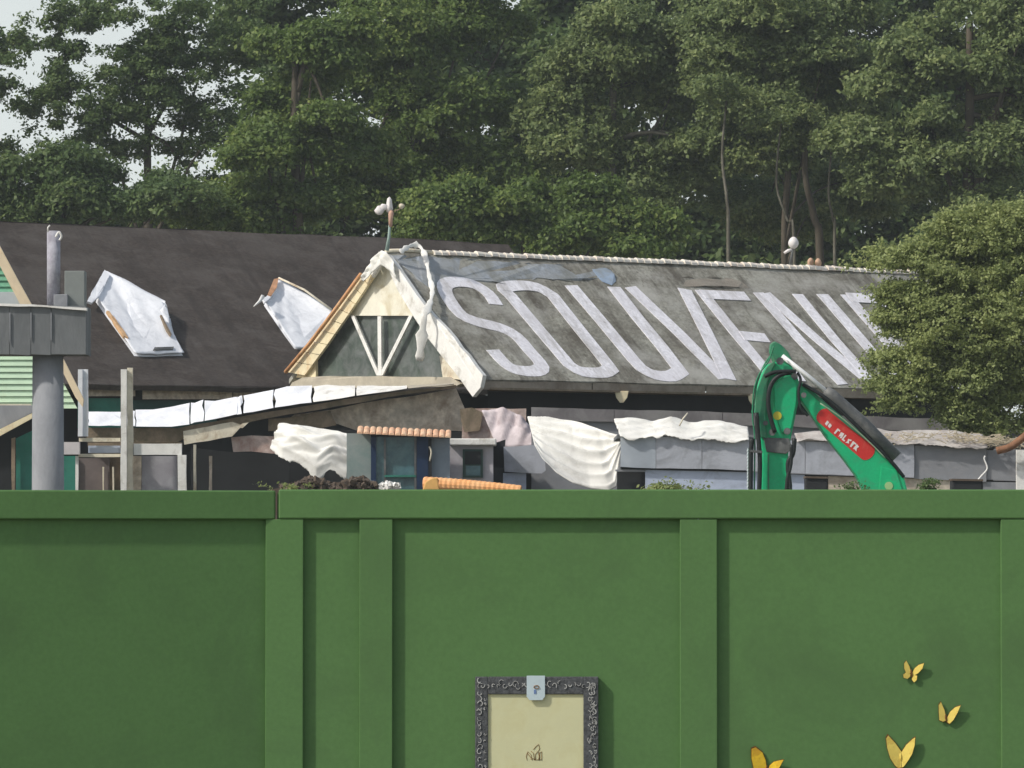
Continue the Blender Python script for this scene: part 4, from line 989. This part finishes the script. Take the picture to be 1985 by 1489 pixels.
for k, g_ in enumerate(gl):
    decal([dpt(37+k*9.6+x*1.75, 1+y*1.5) for x, y in g_], M_WHITE, 'decal_mark', .011, dc)
# machine body, hidden behind the fence
ex = P(1850, 1040, YE).x
box('house', ex-.6, ex+2.6, YE-1.1, YE+1.4, .95, 2.0, M_GREEN, EX, bevel=.08)
cabx = box('cab', ex-.5, ex+.9, YE-1.1, YE-.1, 2.01, 2.75, M_GREEND, EX, bevel=.08)
for yo in (-1.2, .9): box('track', ex-1.3, ex+2.2, YE+yo, YE+yo+.5, 0, .75, M_RUB, EX, bevel=.2)
box('undercarriage', ex-.6, ex+1.5, YE-.7, YE+.9, .35, .94, M_STEEL, EX, bevel=.03)
E_('bucket', [(1470, 1150), (1560, 1150), (1590, 1210), (1560, 1290), (1480, 1300), (1500, 1230)], YE-.4, M_STEEL, t=1.0)

# ------------------------------------------------------------------ vegetation
def leaves(name, C, Rd, n, size, m, parent, seed, kind=None, axis=None, shell=.5, droop=.5, aspect=.6):
    """n leaf faces spread through the boughs with centres C (m x 3) and radii Rd (m x 3)"""
    r_ = np.random.RandomState(seed)
    if n > 30000 and size < .1 and size > .06: n = int(n*1.3)
    k = len(C); per = 26; m_ = max(1, n//per); n = m_*per
    bi = r_.randint(0, k, m_)
    d = r_.normal(size=(m_, 3)); d /= np.linalg.norm(d, axis=1)[:, None]
    d[:, 2] = np.where(d[:, 2] < -.45, -d[:, 2]*.7, d[:, 2])
    rad = (shell+(1-shell)*r_.rand(m_))[:, None]
    sc = C[bi]+d*rad*Rd[bi]
    idx = np.repeat(np.arange(m_), per)
    sr = size*(2.2+2.0*r_.rand(m_))
    out = d*.8+r_.normal(size=(m_, 3))*.4; out[:, 2] -= .15
    out /= np.linalg.norm(out, axis=1)[:, None]
    e = r_.normal(size=(n, 3)); e *= np.array([1, 1, .55])*.5
    t = (r_.rand(n)*2-1)[:, None]
    p = sc[idx]+(e+out[idx]*t*1.3)*sr[idx][:, None]
    dd_ = d[idx]
    nr = dd_*.5+r_.normal(size=(n, 3))*.5+np.array([0, 0, .4]); nr /= np.linalg.norm(nr, axis=1)[:, None]
    a = np.cross(nr, r_.normal(size=(n, 3))); a /= np.linalg.norm(a, axis=1)[:, None]
    b = np.cross(nr, a)
    s = (size*(.55+.9*r_.rand(n)))[:, None]
    q = np.stack([p-a*s, p-b*s*aspect, p+a*s, p+b*s*aspect], 1).reshape(-1, 3)
    q -= np.array(base_of(parent))
    me = bpy.data.meshes.new(name)
    me.vertices.add(4*n); me.vertices.foreach_set('co', q.astype(np.float32).ravel())
    me.loops.add(4*n); me.loops.foreach_set('vertex_index', np.arange(4*n, dtype=np.int32))
    me.polygons.add(n); me.polygons.foreach_set('loop_start', np.arange(0, 4*n, 4, dtype=np.int32))
    me.update(calc_edges=True)
    return link(name, me, m, parent, kind=kind)
def boughs(lobes, Y, seed, per, br):
    """lobes: (px, py, rx, ry[, dy]) in photograph pixels at depth Y"""
    r_ = np.random.RandomState(seed); C = []; Rd = []
    mpp = Y/F
    for l in lobes:
        c = P(l[0], l[1], Y+(l[4] if len(l) > 4 else 0)); rx, rz = l[2]*mpp, l[3]*mpp; ry = (rx+rz)/2*.8
        k = max(4, int(per*(rx*rz)**1.0/4))
        d = r_.normal(size=(k, 3)); d /= np.linalg.norm(d, axis=1)[:, None]
        rad = (.35+.65*r_.rand(k)**.5)[:, None]
        pc = np.array(c)+d*rad*np.array([rx, ry, rz])
        C.append(pc)
        s = br*(.5+r_.rand(k))[:, None]
        Rd.append(np.hstack([s*(.9+.7*r_.rand(k, 1)), s*(.9+.5*r_.rand(k, 1)), s*(.55+.35*r_.rand(k, 1))]))
    return np.vstack(C), np.vstack(Rd)
def tree(label, px, Y, lobes, n, size, m, seed, per=6, br=.9, bark=M_BARK, trunk_top=None, tr=.28, group=None, name='tree', limbs=True, lean=0, shell=.55):
    b0 = P(px, 1040, Y); base = Vector((b0.x, Y, 0))
    th = thing(name, label, 'tree', base, group)
    C, Rd = boughs(lobes, Y, seed, per, br)
    top_ = P(trunk_top[0], trunk_top[1], Y) if trunk_top else P(px, lobes[0][1], Y)
    r_ = random.Random(seed)
    pts = [base]
    for k in range(1, 7):
        t = k/6; q = base.lerp(top_, t); q.x += r_.uniform(-.12, .12)*t*3*.5+lean*math.sin(t*3); pts.append(q)
    trk = tube('trunk', smoothpath(pts, 3), [tr*(1.15-.85*i/18) for i in range(19)], bark, th, seg=9)
    if limbs:
        for k in range(min(9, len(C))):
            e = Vector(C[r_.randrange(len(C))]); s0 = base.lerp(top_, r_.uniform(.55, .98))
            mid = s0.lerp(e, .5)+Vector((0, 0, .3))
            tube('limb', smoothpath([s0, mid, e], 3), [tr*.32, tr*.28, tr*.24, tr*.2, tr*.15, tr*.1, tr*.05], bark, trk, seg=6)
    leaves('crown', C, Rd, n, size, m, th, seed, shell=shell)
    return th
G1 = 'tall trees behind the roofs'
LS = .076
# sparse tree with sky showing through, top left
tree('sparse tree at upper left with pale sky showing through its leaves', 292, 160,
     [(60, 150, 120, 85), (250, 60, 150, 90), (370, 130, 120, 110), (170, 200, 160, 70), (310, 250, 150, 80), (10, 60, 50, 40), (430, 60, 120, 90), (100, 290, 140, 40), (150, 40, 60, 50), (420, 290, 70, 90), (240, 160, 160, 70)], 58000, LS*.88, L_DARK, 11, per=40, br=.33, trunk_top=(285, 60), tr=.26, shell=.3)
tree('dense dark low tree just above the left end of the dark roof', 110, 150,
     [(80, 395, 130, 55), (230, 390, 130, 55), (330, 400, 90, 50), (10, 360, 60, 50), (150, 350, 90, 45)], 46000, LS, L_DARK, 12, per=9, br=.8, trunk_top=(120, 330), tr=.2)
tree('bright green dense tree right of the gap of sky', 560, 152,
     [(570, 200, 95, 150), (520, 330, 110, 100), (620, 100, 110, 100), (640, 300, 100, 110), (590, 400, 150, 60), (440, 400, 60, 60)], 95000, LS, L_MID, 13, per=8, br=.85, trunk_top=(580, 80), tr=.3)
tree('tall dark green tree filling the middle behind the weather pole', 800, 158,
     [(760, 60, 170, 110), (850, 170, 170, 110), (760, 260, 170, 110), (900, 330, 150, 90), (790, 390, 150, 80), (940, 60, 110, 100)], 120000, LS, L_MID, 14, per=8, br=.95, trunk_top=(800, 30), tr=.36)
tree('low drooping tree above the ridge between gable and middle of the lettered roof', 1000, 148,
     [(960, 400, 120, 70), (1070, 410, 130, 75), (1150, 440, 120, 60), (880, 430, 90, 50), (1230, 460, 100, 40)], 62000, LS, L_MID, 15, per=9, br=.75, trunk_top=(1010, 380), tr=.2)
tree('lighter olive tree with rounded crown at upper centre right', 1180, 156,
     [(1180, 90, 130, 95), (1250, 190, 130, 90), (1330, 60, 110, 90), (1230, 310, 120, 80), (1330, 330, 110, 90), (1110, 240, 90, 60)], 110000, LS, L_OLIVE, 16, per=8, br=.85, trunk_top=(1190, 60), tr=.3, bark=M_BARKP)
tree('greyish olive tree with feathery crown right of centre at the top', 1500, 154,
     [(1500, 60, 150, 90), (1460, 180, 120, 90), (1590, 170, 130, 90), (1530, 260, 130, 70), (1640, 60, 110, 90), (1430, 290, 80, 60), (1470, 400, 110, 70, 5), (1600, 420, 120, 70, 5), (1680, 350, 80, 80, 5)], 140000, LS*.9, L_OLIVE, 17, per=8, br=.9, trunk_top=(1535, 60), tr=.17)
tree('olive green tree at the top right with layered boughs', 1880, 150,
     [(1860, 80, 150, 110), (1800, 190, 110, 80), (1930, 210, 120, 90), (1780, 300, 110, 60), (1890, 340, 140, 80), (1720, 350, 70, 40), (2040, 150, 120, 200), (1730, 130, 60, 60)], 125000, LS, L_OLIVE, 18, per=8, br=.85, trunk_top=(1880, 40), tr=.34)
# slim bare stems showing below the crowns
for k, (xa, xb, ya, yb, lab, mm, rr_) in enumerate([(1412, 1400, 490, 300, 'slim pale trunk left of the ball finial', M_BARKP, .06),
                                           (1540, 1505, 500, 355, 'slim pale trunk leaning left above the ball finial', M_BARKP, .05),
                                           (1618, 1606, 490, 370, 'slim pale brown trunk right of the ball finial', M_BARKP, .05),
                                           (1590, 1560, 520, 330, 'thick dark forked trunk in the shade above the ridge', M_BARK, .13)]):
    Yt = 151+k*.7
    b_ = P(xa, 1040, Yt); th = thing('tree', lab, 'tree', Vector((b_.x, Yt, 0)))
    tube('trunk', smoothpath([Vector((b_.x, Yt, 0)), P(xa, ya, Yt), P((xa+xb)/2+4, (ya+yb)/2, Yt), P(xb, yb, Yt), P(xb+10, yb-120, Yt)], 4), [rr_*(1.2-.04*i) for i in range(17)], mm, th, seg=8)
    C, Rd = boughs([(xb+10, yb-110, 45, 40)], Yt, 60+k, 14, .5)
    leaves('crown', C, Rd, 2600, LS*.8, L_OLIVE, th, 60+k)
# further trees closing the view
bl = [(620, 'farther dark tree behind the bright green one', L_DARK), (900, 'farther dark tree behind the middle one', L_DARK), (1130, 'farther dark tree seen between the centre crowns', L_DARK),
      (1400, 'farther dark tree in shade above the ridge right of centre', L_DARK), (1640, 'farther dark tree behind the pale trunks', L_DARK), (1880, 'farther dark tree behind the right hand tree', L_DARK)]
for k, (x, lab, mm) in enumerate(bl):
    tree(lab, x, 172+k, [(x-30, 60, 170, 130), (x+40, 220, 180, 130), (x, 380, 190, 110), (x+10, 480, 200, 60), (x-60, 520, 150, 50), (x+90, 510, 150, 50)], 52000, LS*1.9, mm, 30+k, per=5, br=1.3, tr=.35)
tree('farther dark low tree behind the left roof', 150, 172, [(60, 430, 200, 50), (300, 440, 200, 50), (480, 450, 120, 50), (180, 460, 200, 40)], 24000, LS*1.9, L_DARK, 44, per=4, br=1.2, tr=.3)
for k, (x, s_) in enumerate(((-300, 0), (2330, 0))):
    tree('tall tree standing outside the %s edge of the picture%s' % ('left' if x < 0 else 'right', ' farther out' if s_ else ''), x, 156, [(x, 80, 200, 150), (x+30, 260, 200, 140), (x-20, 420, 200, 80)], 16000, LS*1.9, L_OLIVE, 50+k, per=4, br=1.3, tr=.35)
# the light olive tree in front of the roof, right edge
tree('feathery light olive tree covering the right end of the lettered roof', 1925, 93,
     [(1890, 520, 120, 80), (1960, 500, 120, 75), (1820, 560, 95, 70), (1880, 620, 150, 110), (2000, 620, 150, 160), (1812, 690, 90, 90), (1785, 770, 60, 50), (1880, 760, 130, 80), (1990, 790, 110, 70), (1765, 505, 50, 30), (1750, 640, 36, 50), (1765, 585, 48, 50), (1758, 705, 45, 55), (1745, 775, 28, 28), (1840, 800, 70, 30), (1900, 455, 60, 25), (1975, 440, 70, 40), (1800, 478, 40, 18), (1715, 508, 22, 14), (1735, 560, 24, 20), (1722, 690, 22, 20), (1850, 440, 36, 18), (1708, 745, 18, 16), (1930, 415, 40, 20), (1725, 610, 18, 16)], 270000, .032, L_LIGHT, 71, per=120, br=.38, trunk_top=(1925, 520), tr=.10, shell=.12)
# small weeds and shrubs that rise above the hoarding
def shrub(label, px, py, rx, ry, Y, n, size, m, seed, name='shrub'):
    b = P(px, 1040, Y); th = thing(name, label, 'shrub', Vector((b.x, Y, 0)))
    C, Rd = boughs([(px, py, rx, ry)], Y, seed, 90, .12)
    tube('stem', [Vector((b.x, Y, 0)), P(px, py, Y)], .02, M_BARK, th, seg=5)
    leaves('foliage', C, Rd, n, size, m, th, seed)
shrub('low green shrub showing above the fence right of the white drape', 1318, 952, 50, 14, 60, 1800, .022, L_LIGHT, 81)
shrub('bright green sprig above the joint of the two fence sections', 574, 957, 9, 9, 30, 200, .010, L_LIGHT, 83)
shrub('dark dry weed behind the fence just right of the excavator boom', 1812, 945, 22, 12, 66, 700, .018, L_DARK, 84)
shrub('dark dry weed behind the fence just left of the excavator boom foot', 1655, 946, 16, 9, 66, 400, .018, L_DARK, 85)

# ------------------------------------------------------------------ thin summer haze
hb = box('haze', -70, 70, -6, 215, -1.2, 34, None, None)
tag(hb, kind='stuff')
hm = bpy.data.materials.new('haze'); hm.use_nodes = True
hn = hm.node_tree.nodes; hn.clear()
pv = hn.new('ShaderNodeVolumePrincipled'); ho = hn.new('ShaderNodeOutputMaterial')
pv.inputs['Color'].default_value = (.86, .93, .95, 1); pv.inputs['Density'].default_value = .0004; pv.inputs['Anisotropy'].default_value = .2
hm.node_tree.links.new(pv.outputs[0], ho.inputs['Volume'])
hb.data.materials.append(hm)
